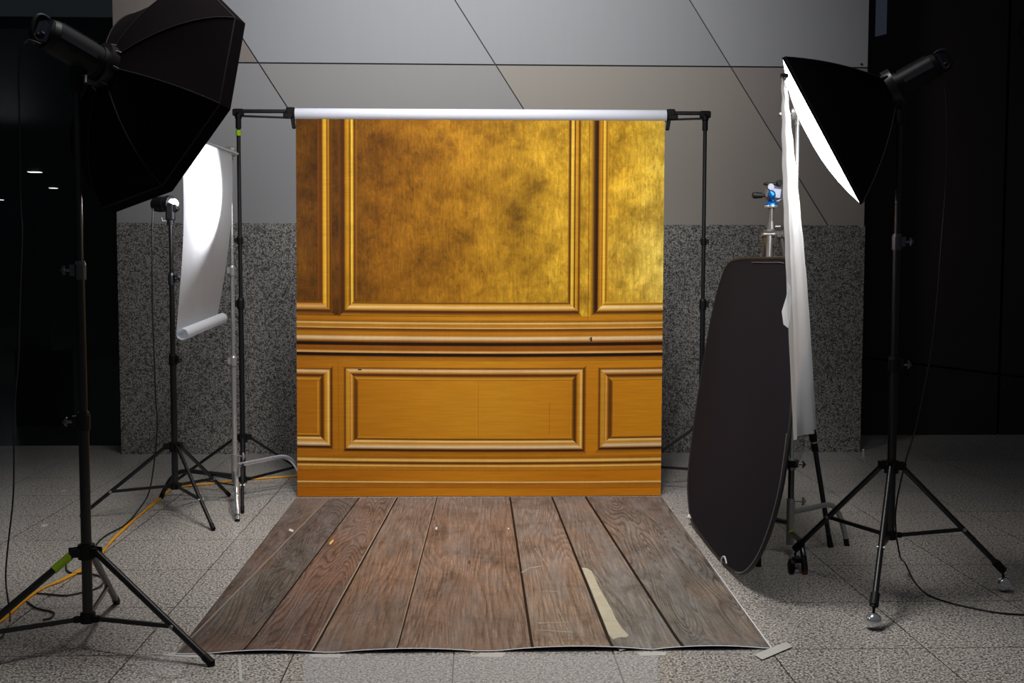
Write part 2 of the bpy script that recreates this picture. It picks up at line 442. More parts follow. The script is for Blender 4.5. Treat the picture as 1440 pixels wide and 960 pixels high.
def frame(x0, y0, x1, y1, L, T, R, B, off=0.0016, skipL=False, skipR=False, skipT=False):
    # profiles: list of (inset, colour); mitred corners
    sides = []
    if not skipL: sides.append(('L', L))
    if not skipT: sides.append(('T', T))
    if not skipR: sides.append(('R', R))
    sides.append(('B', B))
    n = 14
    for sd, prof in sides:
        for (a, ca), (b, cb) in zip(prof[:-1], prof[1:]):
            iL = 0 if skipL else 1; iR = 0 if skipR else 1; iT = 0 if skipT else 1
            for i in range(n):
                t0, t1 = i / n, (i + 1) / n
                def P(ins, t):
                    if sd == 'L': return (x0 + ins, lerp(y0 + ins * iT, y1 - ins, t))
                    if sd == 'R': return (x1 - ins, lerp(y0 + ins * iT, y1 - ins, t))
                    if sd == 'T': return (lerp(x0 + ins * iL, x1 - ins * iR, t), y0 + ins)
                    return (lerp(x0 + ins * iL, x1 - ins * iR, t), y1 - ins)
                q = [P(a, t0), P(a, t1), P(b, t1), P(b, t0)]; cs = [ca, ca, cb, cb]
                bd.poly([BP(u, v, off) for u, v in q], [C(c, 0.35 if sd in 'LR' and y0 < 300 else 0.12) for c in cs], True)
# upper frames (their tops run out under the roller): light comes from the right in the print
upL = [(-8, (112, 62, 6)), (-3, (74, 38, 3)), (0, (84, 46, 4)), (1.5, (170, 112, 14)), (5, (208, 150, 26)), (7.5, (150, 92, 8)), (8.5, (96, 52, 4)), (10, (252, 204, 70)), (12, (236, 178, 50)), (13.5, (88, 50, 4)), (15, (110, 66, 8)), (18, (150, 96, 14))]
upR = [(-2.5, (150, 96, 12)), (0, (104, 62, 6)), (1, (196, 138, 28)), (4, (214, 156, 32)), (5, (92, 52, 4)), (6, (110, 64, 6)), (7, (232, 176, 52)), (10, (248, 200, 74)), (11.5, (90, 52, 6)), (13, (98, 56, 6)), (15, (180, 124, 22))]
upB = [(-6, (188, 124, 22)), (-2.5, (110, 62, 6)), (0, (60, 32, 3)), (1.5, (140, 84, 10)), (3.5, (208, 156, 70)), (6, (236, 196, 130)), (8.5, (214, 160, 62)), (10, (200, 140, 30)), (11, (104, 60, 6)), (13, (150, 98, 14))]
upR3 = upR
frame(483, 169, 813, 433.5, upL, None, upR, upB, skipT=True)
frame(340, 169, 465, 433.5, None, None, [(x, mulc(c, 0.86)) for x, c in upR], upB[:], skipT=True, skipL=True) if False else None
# left frame: only its right side shows
def left_piece(x1, y0, y1, R, B, T=None, top=True):
    n = 14
    for sd, prof in (('R', R), ('B', B), ('T', T)):
        if prof is None: continue
        for (a, ca), (b, cb) in zip(prof[:-1], prof[1:]):
            for i in range(n):
                t0, t1 = i / n, (i + 1) / n
                def P(ins, t):
                    yy0 = y0 + (ins if T else 0)
                    if sd == 'R': return (x1 - ins, lerp(yy0, y1 - ins, t))
                    if sd == 'T': return (lerp(U0, x1 - ins, t), y0 + ins)
                    return (lerp(U0, x1 - ins, t), y1 - ins)
                q = [P(a, t0), P(a, t1), P(b, t1), P(b, t0)]
                bd.poly([BP(u, v, 0.0016) for u, v in q], [C(c, 0.12) for c in (ca, ca, cb, cb)], True)
def right_piece(x0, y0, y1, L, B, T=None):
    n = 14
    for sd, prof in (('L', L), ('B', B), ('T', T)):
        if prof is None: continue
        for (a, ca), (b, cb) in zip(prof[:-1], prof[1:]):
            for i in range(n):
                t0, t1 = i / n, (i + 1) / n
                def P(ins, t):
                    yy0 = y0 + (ins if T else 0)
                    if sd == 'L': return (x0 + ins, lerp(yy0, y1 - ins, t))
                    if sd == 'T': return (lerp(x0 + ins, U1, t), y0 + ins)
                    return (lerp(x0 + ins, U1, t), y1 - ins)
                q = [P(a, t0), P(a, t1), P(b, t1), P(b, t0)]
                bd.poly([BP(u, v, 0.0016) for u, v in q], [C(c, 0.12) for c in (ca, ca, cb, cb)], True)
left_piece(463, 169, 433, [(-3, (116, 64, 6)), (0, (92, 50, 4)), (2, (196, 136, 24)), (4, (120, 68, 6)), (6, (240, 186, 56)), (9, (222, 160, 40)), (11, (104, 56, 5)), (13.5, (92, 48, 4)), (17, (122, 68, 8))],
           [(-6, (150, 90, 12)), (-2, (90, 48, 4)), (0, (60, 32, 3)), (3, (180, 124, 50)), (6, (216, 168, 100)), (9, (190, 128, 40)), (11, (100, 54, 5)), (13, (122, 68, 8))])
right_piece(838, 169, 434, [(-8, (206, 150, 30)), (-3, (92, 52, 5)), (0, (34, 18, 2)), (2.5, (70, 36, 3)), (4, (176, 112, 14)), (7.5, (206, 142, 22)), (8.8, (120, 68, 6)), (10, (252, 202, 72)), (12.5, (240, 186, 56)), (14, (140, 86, 8)), (17, (216, 160, 34))],
            [(-6, (210, 152, 32)), (-2.5, (130, 76, 8)), (0, (70, 38, 3)), (2, (180, 118, 24)), (4, (226, 176, 96)), (6.5, (252, 220, 160)), (9, (234, 184, 72)), (10.5, (150, 92, 10)), (13, (236, 180, 50))])
loT = [(-2, (186, 118, 20)), (-0.5, (140, 82, 12)), (0.4, (110, 62, 8)), (1.2, (190, 140, 80)), (3, (232, 194, 140)), (5.5, (206, 152, 80)), (7, (160, 98, 24)), (8.5, (96, 52, 6)), (10, (78, 42, 4)), (11.2, (120, 70, 10)), (12.5, (176, 110, 20)), (14.5, (206, 146, 46)), (16, (190, 124, 24))]
loB = [(-6, (188, 120, 20)), (-3, (140, 82, 10)), (-1.5, (62, 32, 3)), (0, (50, 26, 3)), (1.2, (150, 96, 40)), (4, (234, 204, 160)), (7, (214, 164, 92)), (9, (190, 124, 36)), (10.5, (226, 168, 72)), (12.5, (246, 206, 124)), (14, (128, 72, 10)), (15.5, (112, 62, 7)), (17, (200, 136, 34)), (18.5, (194, 130, 26))]
loL = [(-3, (182, 116, 18)), (-1, (120, 68, 8)), (0, (92, 50, 5)), (1.5, (196, 134, 34)), (5, (206, 146, 48)), (7.5, (188, 122, 30)), (9, (226, 170, 78)), (11, (178, 112, 24)), (12.5, (120, 68, 8)), (15, (94, 52, 5)), (17, (116, 66, 8)), (19, (186, 120, 22))]
loR = [(-5, (190, 120, 20)), (-2.5, (112, 62, 7)), (-0.5, (78, 42, 4)), (0.5, (176, 110, 20)), (3, (250, 206, 110)), (4.5, (210, 146, 44)), (7, (200, 134, 30)), (9, (150, 90, 12)), (10.5, (84, 46, 4)), (13, (92, 50, 5)), (15, (150, 90, 12)), (17, (204, 138, 30)), (19, (188, 122, 24))]
frame(484, 513.5, 821, 628.5, loL, loT, loR, loB)
left_piece(463, 515, 625, loR, loB, loT)
right_piece(845, 514, 626.5, loL, loB, loT)
# fine seams in the print
def vline(u, va, vb, c, w=0.7):
    bd.poly([BP(u, va, 0.002), BP(u, vb, 0.002), BP(u + w, vb, 0.002), BP(u + w, va, 0.002)], [C(c, 0.2)] * 4)
vline(827, 170, 448, (140, 92, 16)); vline(828.5, 170, 445, (206, 152, 40), 0.5); vline(670, 530, 612, (212, 150, 44), 0.8); vline(671.5, 530, 612, (176, 112, 18), 0.6)
vline(773, 560, 606, (170, 108, 16), 0.7); vline(474, 500, 632, (160, 98, 12), 0.7); pass
vline(831, 469, 475, (40, 22, 4), 2.2); vline(829.5, 470, 473, (60, 34, 6), 1.0); vline(502, 514.8, 516.6, (60, 34, 6), 5)
t = NT('gold_print')
at = t.n('ShaderNodeAttribute', attribute_name='Col')
tex = at.outputs['Alpha']
blot = t.noise(t.coord(scale=(1, 1, 1)), 2.6, 5, 0.62, 0.4)
blot2 = t.noise(t.coord(loc=(3, 1, 7)), 7.5, 5, 0.65, 0.3)
strk = t.noise(t.coord(scale=(1, 1, 0.09)), 75, 3, 0.6)
wrk = t.noise(t.coord(scale=(1, 1, 0.45)), 26, 5, 0.72, 2.2)
hst = t.noise(t.coord(scale=(0.05, 1, 1)), 90, 3, 0.6)
base = at.outputs['Color']
k1 = t.ramp(blot, [(0.32, (0.42, 0.38, 0.32)), (0.45, (0.76, 0.73, 0.65)), (0.56, (1.0, 1.0, 1.0)), (0.72, (1.18, 1.2, 1.3))])
k2 = t.ramp(blot2, [(0.32, (0.66, 0.62, 0.56)), (0.5, (1, 1, 1)), (0.68, (1.2, 1.24, 1.5))])
k3 = t.ramp(strk, [(0.35, g(0.84)), (0.62, g(1.1))])
k4 = t.ramp(wrk, [(0.30, g(0.5)), (0.42, g(0.93)), (0.53, g(1.0)), (0.59, g(1.3)), (0.63, g(0.9)), (0.70, g(1.6))])
h = t.mix(1.0, t.mix(1.0, t.mix(1.0, k1, k2, 'MULTIPLY'), k3, 'MULTIPLY'), k4, 'MULTIPLY')
up = t.mix(1.0, base, h, 'MULTIPLY')
low = t.mix(1.0, base, t.ramp(hst, [(0.3, g(0.88)), (0.68, g(1.07))]), 'MULTIPLY')
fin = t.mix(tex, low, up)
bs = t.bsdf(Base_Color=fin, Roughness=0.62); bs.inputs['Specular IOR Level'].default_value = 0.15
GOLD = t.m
rb = aty(675, 162, YB + 0.015)
backdrop = obj('printed_backdrop', bd, GOLD, label='golden backdrop cloth printed with panelled wall mouldings, hanging from the white roll', cat='backdrop', loc=(rb.x, YB, 0))
# give the cloth its reverse side
m = MB(); m.grid(lambda s, t_: BP(lerp(U0, U1, s), lerp(V0, V1, t_), -0.003), 26, 12)
obj('cloth_back', m, M['roll_paper'], backdrop)

# backdrop roll and its stand
za = aty(416, 161.5, YB + 0.04); zb = aty(936, 164, YB + 0.04)
rr = 8.6 / F * YB
yr = YB + rr * 0.6
A = V((za.x, yr, za.z)); B = V((zb.x, yr, zb.z)); ax = (B - A).normalized()
rt = thing('backdrop_roll', A.lerp(B, 0.5), 'white paper tube roll mounted across the top of the golden backdrop', 'backdrop roll')
m = MB(); m.tube([A, A.lerp(B, 0.5), B], rr, 28, caps=False)
for e, q in ((A, -1), (B, 1)): m.lathe(e, ax * q, [(0, rr), (0.0, rr * 0.8), (-0.03, rr * 0.8), (-0.03, 0.019)], 24)
obj('paper_tube', m, M['roll_paper'], rt)

def tripod_base(root, c, feet, zj, zc, rp, leg_r=0.011, balls=False, mat='black_paint', leg_mats=None, tape=None, kout=0.045, frac=0.66, footlabel=None):
    """legs hinged on an upper joint, each held by a brace from a lower collar"""
    cz = V((c[0], c[1], 0))
    m = MB(); m.lathe((c[0], c[1], zj - 0.03), (0, 0, 1), [(0, rp), (0, rp + 0.012), (0.055, rp + 0.012), (0.055, rp)], 16)
    for f in feet:
        d = (V(f) - cz); d.z = 0; d.normalize()
        s_ = V((-d.y, d.x, 0))
        R_ = Matrix((d, s_, V((0, 0, 1)))).transposed()
        for sg in (-1, 1): m.box(cz + d * (rp + 0.024) + s_ * 0.013 * sg + V((0, 0, zj)), (0.036, 0.006, 0.034), R_)
    obj('joint_collar', m, M['black_plastic'], root)
    m = MB(); m.lathe((c[0], c[1], zc - 0.018), (0, 0, 1), [(0, rp), (0, rp + 0.009), (0.036, rp + 0.009), (0.036, rp)], 16)
    for f in feet:
        d = (V(f) - cz); d.z = 0; d.normalize(); s_ = V((-d.y, d.x, 0)); R_ = Matrix((d, s_, V((0, 0, 1)))).transposed()
        m.box(cz + d * (rp + 0.018) + V((0, 0, zc)), (0.03, 0.018, 0.022), R_)
    obj('brace_collar', m, M['black_plastic'], root)
    for i, f in enumerate(feet):
        f = V(f); d = (f - cz); d.z = 0; L = d.length; d.normalize(); s_ = V((-d.y, d.x, 0))
        top = cz + d * kout + V((0, 0, zj))
        low = V((f.x, f.y, 0.012 if not balls else 0.092))
        m = MB(); m.tube([top, low], leg_r, 12)
        lm = M[(leg_mats or {}).get(i, mat)]
        lg = obj('leg', m, lm, root)
        m = MB(); dn = (low - top).normalized()
        if not balls:
            m.tube([low - dn * 0.035, low + dn * 0.004], leg_r + 0.002, 12); m.lathe(V((low.x, low.y, 0)), (0, 0, 1), [(0, 0), (0.0005, leg_r), (0.013, leg_r + 0.001), (0.013, 0)], 12); obj('rubber_foot', m, M['black_dark'], lg)
        else:
            m.tube([low - dn * 0.06, low - dn * 0.004], leg_r + 0.006, 12); m.tube([low - dn * 0.02, low + V((0, 0, -0.03))], 0.006, 8); obj('foot_socket', m, M['black_plastic'], lg)
            m = MB(); m.sphere((low.x, low.y, 0.033), 0.033, nu=24, nv=16); obj('ball_foot', m, M['chrome'], lg)
        if tape is not None and tape[0] == i:
            m = MB(); m.tube([top.lerp(low, tape[1]), top.lerp(low, tape[2])], leg_r + 0.0025, 14, caps=False); obj('tape_band', m, M['green_tape'], lg, label='green tape band')
        at_ = top.lerp(low, frac)
        m = MB(); st = cz + d * (rp + 0.03) + V((0, 0, zc))
        hh = Matrix((d, s_, V((0, 0, 1)))).transposed()
        dd = (at_ - st); Lb = dd.length; dd.normalize(); nb = s_.cross(dd).normalized()
        Rb = Matrix((dd, s_, nb)).transposed()
        m.box((st + at_) / 2, (Lb, 0.010, 0.016), Rb)
        bb = obj('brace', m, lm, root)
        m = MB(); m.lathe(at_ - s_ * 0.016, s_, [(0, 0), (0, 0.008), (0.032, 0.008), (0.032, 0)], 10); obj('brace_bolt', m, M['dull_metal'], bb)

def collar(root, c, z, r, side, mat='black_plastic', knob='dark_metal', h=0.07):
    m = MB(); m.lathe((c[0], c[1], z - h / 2), (0, 0, 1), [(0, r), (0, r + 0.006), (h * 0.8, r + 0.007), (h, r + 0.002), (h, r * 0.6)], 16)
    s = V(side).normalized(); p = V((c[0], c[1], z))
    R_ = Matrix((s, V((-s.y, s.x, 0)), V((0, 0, 1)))).transposed()
    m.box(p + s * (r + 0.012), (0.02, 0.018, h * 0.6), R_)
    cl = obj('collar', m, M[mat], root)
    m = MB(); m.tube([p + s * (r + 0.018), p + s * (r + 0.042)], 0.005, 8); m.tube([p + s * (r + 0.04) - V((0, 0, .017)), p + s * (r + 0.05), p + s * (r + 0.04) + V((0, 0, .017))], [0.004, 0.008, 0.004], 10)
    obj('knob', m, M[knob], cl)

def two_feet(p1, p2, side):
    mid = (p1 + p2) / 2; d = p2 - p1; L = d.length; d.normalize(); pr = V((-d.y, d.x, 0)) * side
    c = mid + pr * L / (2 * math.sqrt(3)); return c, c + pr * L / math.sqrt(3)

# ---- backdrop stand: two uprights and a crossbar bolted together
YS = YB + 0.10
cxl = aty(341, 600, YS).x; cxr = aty(986, 600, YS).x
ztop = aty(337, 158, YS).z; ztr = aty(989, 161, YS).z
bs_root = thing('backdrop_stand', ((cxl + cxr) / 2, YS, 0), 'black crossbar stand of two tripod uprights holding up the backdrop roll', 'backdrop stand')
for (cxx, zt, a0, kn) in ((cxl, ztop, -79, (-1, 0, 0)), (cxr, ztr, -101, (1, -0.2, 0))):
    c = V((cxx, YS, 0))
    sg = 1 if cxx < 0 else -1
    # left one: near, left-far, right-far feet
    feet = [c + V((math.cos(math.radians(a)), math.sin(math.radians(a)), 0)) * 0.57 for a in ((-79, 41, 161) if cxx < 0 else (160, 40, -80))]
    zj = aty(341, 615, YS).z if cxx < 0 else aty(986, 602, YS).z
    if cxx > 0: feet = [c + V((math.cos(math.radians(a)), math.sin(math.radians(a)), 0)) * 0.57 for a in (158, 38, -72)]
    m = MB(); m.tube([c + V((0, 0, 0.08)), c + V((0, 0, 1.22))], 0.0165, 14)
    obj('lower_tube', m, M['black_paint'], bs_root)
    m = MB(); m.tube([c + V((0, 0, 1.2)), c + V((0, 0, zt - 0.05))], 0.0125, 14); 
    if cxx > 0: m.cur = 0
    obj('upper_tube', m, M['black_paint'], bs_root)
    tripod_base(bs_root, c, feet, zj, zj - 0.27, 0.0165, 0.0095)
    collar(bs_root, c, 1.22, 0.0165, kn); collar(bs_root, c, 1.62, 0.0125, kn, h=0.05)
    m = MB(); m.lathe(c + V((0, 0, zt - 0.10)), (0, 0, 1), [(0, 0.013), (0, 0.018), (0.06, 0.018), (0.065, 0.022), (0.09, 0.022), (0.09, 0)], 14)
    m.box(c + V((0, 0, zt + 0.0)), (0.07, 0.03, 0.045), None, 0.006)
    m.tube([c + V((0, -0.02, zt)), c + V((0, -0.05, zt))], 0.008, 8)
    hd = obj('head_clamp', m, M['black_plastic'], bs_root)
    if cxx < 0:
        m = MB(); m.lathe(c + V((0, 0, zt - 0.145)), (0, 0, 1), [(0, 0.0135), (0, 0.017), (0.035, 0.017), (0.035, 0.0135)], 14); obj('tape_band', m, M['green_tape'], bs_root, label='yellow-green tape band')
Lx = aty(331, 157, YS); Rx = aty(993, 161, YS)
m = MB(); m.tube([V((Lx.x, YS, ztop + 0.008)), V((Rx.x, YS, ztr + 0.008))], 0.0125, 12)
m.tube([V((Lx.x + 0.03, YS, ztop - 0.022)), V((A.x + 0.02, YS, A.z - 0.012))], 0.007, 10)
m.tube([V((Rx.x - 0.03, YS, ztr - 0.026)), V((B.x - 0.02, YS, B.z - 0.012))], 0.007, 10)
obj('crossbar', m, M['black_paint'], bs_root)
for e, q in ((A, -1), (B, 1)):
    m = MB()
    m.box(e + V((0.028 * q, 0.02, 0.018)), (0.055, 0.09, 0.05), None, 0.006)
    m.box(e + V((0.014 * q, -0.012, -0.035)), (0.022, 0.03, 0.11), Matrix.Rotation(0.14 * q, 3, 'Y'), 0.005)
    m.box(e + V((0.04 * q, -0.03, -0.01)), (0.06, 0.02, 0.028), None, 0.004)
    obj('roll_bracket', m, M['black_plastic'], bs_root)

# ============================================================ WOOD-PRINT FLOOR MAT
fl0, fr0 = fl(417, 700), fl(931, 699)
nl, nr = fl(248, 920), fl(1087, 913)
yn = (nl.y + nr.y) / 2
near = [250, 267, 342, 439, 557, 747, 860, 960, 1087]; far = [417, 464, 505, 558, 614, 716, 775, 822, 931]
xn = [fl(p, 916).x for p in near]; xf = [fl(p, 699.5).x for p in far]
xn[1] = xn[0] + 0.004
yn = fl(668, 916).y; yf = YB - 0.035
wood_tones = [[(112, 99, 91), (98, 79, 70), (84, 64, 52), (80, 67, 60)], [(100, 92, 88), (86, 76, 71), (90, 78, 67), (95, 82, 73)],
  [(118, 103, 96), (118, 84, 64), (106, 76, 62), (102, 74, 60)], [(125, 112, 106), (122, 96, 79), (124, 91, 70), (117, 99, 86)],
  [(124, 109, 101), (130, 99, 79), (130, 99, 79), (122, 101, 86)], [(124, 107, 98), (131, 108, 93), (140, 112, 91), (141, 119, 100)],
  [(118, 105, 99), (131, 108, 93), (122, 113, 103), (119, 115, 106)], [(112, 96, 89), (120, 105, 95), (116, 109, 99), (112, 108, 98)]]
def zlift(x, t):       # front edge is wavy and lifts off the floor between the taped points
    if t > 0.06: return 0.0
    s = (x - xn[0]) / (xn[-1] - xn[0]); k = (1 - t / 0.06) ** 2
    hmp = 0
    for a, b, hh in ((0.06, 0.24, 0.011), (0.27, 0.50, 0.012), (0.54, 0.79, 0.015), (0.80, 0.99, 0.012)):
        if a < s < b: hmp = math.sin(PI * (s - a) / (b - a)) ** 0.8 * hh
    return hmp * k
def MP(i, f, t, off=0.0):
    x = lerp(lerp(xn[i], xf[i], t), lerp(xn[i + 1], xf[i + 1], t), f)
    sk = 0.0
    y = lerp(yn, yf, t)
    xx = lerp(xn[i], xn[i + 1], f)
    return V((x, y, 0.003 + off + zlift(xx, t)))
wm = MB()
ts = [0, 0.008, 0.016, 0.025, 0.04, 0.06] + [0.06 + 0.94 * k / 20 for k in range(1, 21)]
for i in range(8):
    wm.cur = i
    for a, b in zip(ts[:-1], ts[1:]):
        nf = 12
        for j in range(nf):
            q = [(j / nf, a), ((j + 1) / nf, a), ((j + 1) / nf, b), (j / nf, b)]
            def tone(t):
                w = wood_tones[i]; u = (1 - t) ** 1.0 * 3; kx = min(2, int(u)); return tuple(lerp(w[kx][c], w[kx + 1][c], u - kx) for c in range(3))
            wm.poly([MP(i, f, t) for f, t in q], [C(tone(t), 1) for f, t in q], True)
def seam(i, w, mi, shift=0.0, off=0.0012):
    wm.cur = mi; n = 30
    for k in range(n):
        a, b = k / n, (k + 1) / n
        def S(t, o):
            x = lerp(xn[i], xf[i], t) + o; return V((x, lerp(yn, yf, t), 0.003 + off + zlift(lerp(xn[i], xn[i] , 0), t)))
        wm.poly([S(a, shift), S(a, shift + w), S(b, shift + w), S(b, shift)], [C((20, 16, 14), 0)] * 4)
for i, w in ((2, 0.007), (3, 0.009), (4, 0.006), (5, 0.011), (6, 0.012), (7, 0.013)): seam(i, w, 8)
for i, w in ((1, 0.006), (3, 0.006), (4, 0.004)): seam(i, w, 9, -w, 0.0014)

# peeled pale patch and paint chips printed on the boards
def blob(pxs, mi, off=0.0016):
    wm.cur = mi; wm.poly([V((p.x, p.y, 0.003 + off)) for p in (fl(x, y, 0.004) for x, y in pxs)][::-1], [C((200, 190, 165), 0)] * len(pxs))
blob([(818, 798), (826, 799), (832, 803), (836, 811), (840, 820), (844, 829), (852, 842), (860, 856), (866, 870), (874, 882), (884, 893), (881, 896), (870, 896), (862, 899), (856, 892), (849, 874), (842, 857), (834, 836), (826, 817)], 10)
blob([(866, 910), (874, 909), (880, 913), (872, 915)], 11)
blob([(407, 743), (413, 745), (412, 748), (406, 746)], 11); blob([(463, 763), (469, 758), (469, 761), (464, 766)], 12); blob([(612, 742), (615, 740), (615, 744), (613, 745)], 11)
blob([(714, 742), (716, 742), (716, 744), (714, 744)], 11)
for (x, y) in ((660, 791),): blob([(x - 1, y - 3), (x + .5, y - 3), (x, y + 3), (x - 1, y + 1)], 8)
blob([(733, 804), (744, 798), (764, 795), (764, 796), (744, 800), (734, 806)], 13); blob([(752, 770), (774, 799), (773, 800), (751, 771)], 13)
blob([(754, 885), (805, 888), (805, 890), (754, 886)], 13); blob([(757, 875), (800, 875), (800, 876), (757, 877)], 13); blob([(785, 854), (801, 893), (800, 893), (783, 854)], 13)
blob([(760, 832), (786, 831), (786, 832), (760, 833)], 13)
def wood_mat(i):
    t = NT('printed_boards'); at = t.n('ShaderNodeAttribute', attribute_name='Col'); base = at.outputs['Color']
    o = i * 3.7
    fig = t.noise(t.coord(scale=(2.6, 0.2, 1), loc=(o, o * 0.7, 0)), 2.2, 1, 0.4, 0.5)
    sx = t.n('ShaderNodeSeparateXYZ', ins={0: t.coord()}).outputs[0]
    strong = i in (1, 2, 7)
    rings = t.math('FRACT', t.math('ADD', t.math('MULTIPLY', fig, 34 if strong else 17), t.math('MULTIPLY', sx, 22 if strong else 30)))
    rl = t.ramp(rings, [(0.0, g(0.38 if strong else 0.72)), (0.22, g(0.85)), (0.5, g(1.08)), (0.8, g(1.12)), (1, g(0.38 if strong else 0.72))])
    fib = t.noise(t.coord(scale=(1, 0.03, 1), loc=(o, 0, 0)), 170, 4, 0.7)
    fl_ = t.ramp(fib, [(0.30, g(0.42)), (0.5, g(1.0)), (0.7, g(1.6))])
    dirt = t.noise(t.coord(scale=(1, 0.8, 1), loc=(0, o, 0)), 3.4, 6, 0.68, 0.6)
    grey = t.noise(t.coord(scale=(1.6, 0.28, 1), loc=(o * 2, 5, 0)), 5.0, 6, 0.68, 0.6)
    rust = t.noise(t.coord(scale=(1.6, 0.6, 1), loc=(9, o, 0)), 2.2, 4, 0.6, 0.5)
    spk = t.noise(t.coord(), 60, 4, 0.75)
    c = t.mix(1.0, base, rl, 'MULTIPLY'); c = t.mix(1.0, c, fl_, 'MULTIPLY')
    c = t.mix(1.0, c, t.ramp(dirt, [(0.3, g(0.55)), (0.48, g(1.0)), (0.68, g(1.32))]), 'MULTIPLY')
    c = t.mix(t.ramp(grey, [(0.46, g(0)), (0.68, g(0.35 if i < 5 else 0.65))]), c, lin((140, 138, 136)))
    c = t.mix(t.ramp(rust, [(0.50, g(0)), (0.76, g(0.4))]), c, lin((150, 104, 70)))
    c = t.mix(t.ramp(spk, [(0.60, g(0)), (0.68, g(0.45))]), c, lin((185, 178, 165)))
    hs = t.n('ShaderNodeHueSaturation', ins={'Saturation': 0.88, 'Value': 0.9, 'Color': c}); c = hs.outputs[0]
    b = t.bsdf(Base_Color=c, Roughness=0.5); b.inputs['Specular IOR Level'].default_value = 0.3
    return t.m
pale = simple('pale_seam', (150, 134, 116), 0.6); patch = simple('pale_patch', (186, 176, 152), 0.7, scale=18, var=0.2)
scr = NT('scratch_print'); d_ = scr.n('ShaderNodeBsdfDiffuse', ins={0: lin((190, 176, 158))}); tp_ = scr.n('ShaderNodeBsdfTransparent')
nz = scr.noise(scr.coord(), 25, 3); mx_ = scr.n('ShaderNodeMixShader', ins={0: nz, 1: d_.outputs[0], 2: tp_.outputs[0]}); scr.link(mx_.outputs[0], scr.out.inputs[0])
mats = [wood_mat(i) for i in range(8)] + [M['black_dark'], pale, patch, M['white_tape'], simple('yellow_chip', (214, 176, 96), 0.6), scr.m]
mat_o = obj('floor_mat', wm, mats, label='floor mat printed with weathered brown and grey wooden boards, taped down before the backdrop', cat='floor mat', loc=((xn[0] + xn[-1]) / 2, (yn + yf) / 2, 0))
# white vinyl edge under the front and right side
m = MB(); n = 60
for k in range(n):
    a, b = k / n, (k + 1) / n
    def E(s, z): 
        x = lerp(xn[0], xn[-1], s); return V((x, yn - 0.0015, z * (0.0034 + zlift(x, 0)) ))
    m.poly([E(a, 1.0) + V((0, -0.004, 0.0006)), E(b, 1.0) + V((0, -0.004, 0.0006)), E(b, 1.0) + V((0, 0.001, 0.0012)), E(a, 1.0) + V((0, 0.001, 0.0012))])
pr0 = V((xn[-1], yn, 0.0035)); pr1 = V((xf[-1], yf, 0.0035))
m.poly([pr0, pr0 + V((0.006, 0, 0)), pr0.lerp(pr1, 0.45) + V((0.004, 0, 0)), pr0.lerp(pr1, 0.45)])
obj('vinyl_edge', m, M['roll_paper'], mat_o, label='white cut edge of the mat')
m = MB(); m.grid(lambda s, t_: V((lerp(xn[0] + 0.02, xn[-1] - 0.02, s), yn + 0.012 + 0.0 * t_, lerp(0.0, 0.0028 + zlift(lerp(xn[0] + 0.02, xn[-1] - 0.02, s), 0.008), t_))), 80, 1)
obj('edge_shade', m, M['black_dark'], mat_o)  # upright black sheet standing in for the shade under the lifted edge

def strip(name, pts, mat, label, cat, z=0.005, group=None, thick=0.0006):
    P = [fl(x, y, z) for x, y in pts]; m = MB(); c = sum(P, V()) / len(P)
    m.poly(P[::-1]); m.poly([p - V((0, 0, thick)) for p in P]); n = len(P)
    for i in range(n): m.poly([P[i], P[(i + 1) % n], P[(i + 1) % n] - V((0, 0, thick)), P[i] - V((0, 0, thick))])
    return obj(name, m, mat, label=label, cat=cat, group=group, loc=V((c.x, c.y, 0)))
strip('tape_strip', [(1060, 920), (1106, 902), (1114, 909), (1072, 927)], M['clear_tape'], 'pale translucent tape holding down the right front corner of the wooden floor mat', 'tape', 0.0052)
strip('tape_strip', [(228, 921), (250, 915), (300, 919), (298, 925), (262, 924)], M['clear_tape'], 'pale tape at the left front corner of the wooden floor mat', 'tape', 0.0012)
strip('tape_strip', [(433, 919.5), (486, 919.5), (476, 924), (440, 924)], M['clear_tape'], 'short pale tape on the front edge of the floor mat, left of centre', 'tape', 0.0012)
strip('tape_strip', [(676, 917.5), (712, 917), (706, 924), (660, 923)], M['clear_tape'], 'short pale tape at the middle of the floor mat front edge', 'tape', 0.0012)
strip('tape_strip', [(895, 916.5), (938, 916), (936, 921), (900, 922)], M['clear_tape'], 'short pale tape on the front edge of the floor mat, right of centre', 'tape', 0.0012)
sh = NT('pale_overlay'); a = sh.n('ShaderNodeBsdfTransparent'); b_ = sh.n('ShaderNodeBsdfDiffuse', ins={0: lin((205, 208, 212))})
nz = sh.noise(sh.coord(), 3, 2); f_ = sh.ramp(nz, [(0, g(0.26)), (1, g(0.34))])
x_ = sh.n('ShaderNodeMixShader', ins={0: f_, 1: a.outputs[0], 2: b_.outputs[0]}); sh.link(x_.outputs[0], sh.out.inputs[0])
P = [fl(427, 921.5, .0008), fl(925, 919.5, .0008), fl(925, 985, .0008), fl(427, 985, .0008)]
m = MB(); m.poly(P[::-1]); obj('floor_overlay', m, sh.m, label='added pale see-through film on the floor in front of the wooden mat', cat='overlay', loc=V((0, P[2].y, 0)))  # made-up sheet that lightens a rectangle of floor
strip('floor_streak', [(335, 925), (339, 925), (341, 958), (337, 958)], M['clear_tape'], 'thin pale streak on the floor tiles below the left part of the mat', 'floor mark', 0.0008)  # thin pale strips lying flat on the tiles
strip('floor_streak', [(1233, 922), (1235, 922), (1239, 958), (1236.5, 958)], M['clear_tape'], 'thin pale streak on the floor tiles at bottom right, below the chrome ball foot', 'floor mark', 0.0008)
strip('floor_streak', [(1133, 813), (1134.5, 813), (1128.5, 836), (1127, 836)], M['clear_tape'], 'thin pale streak on the floor just below the red tipped stand foot', 'floor mark', 0.0008)
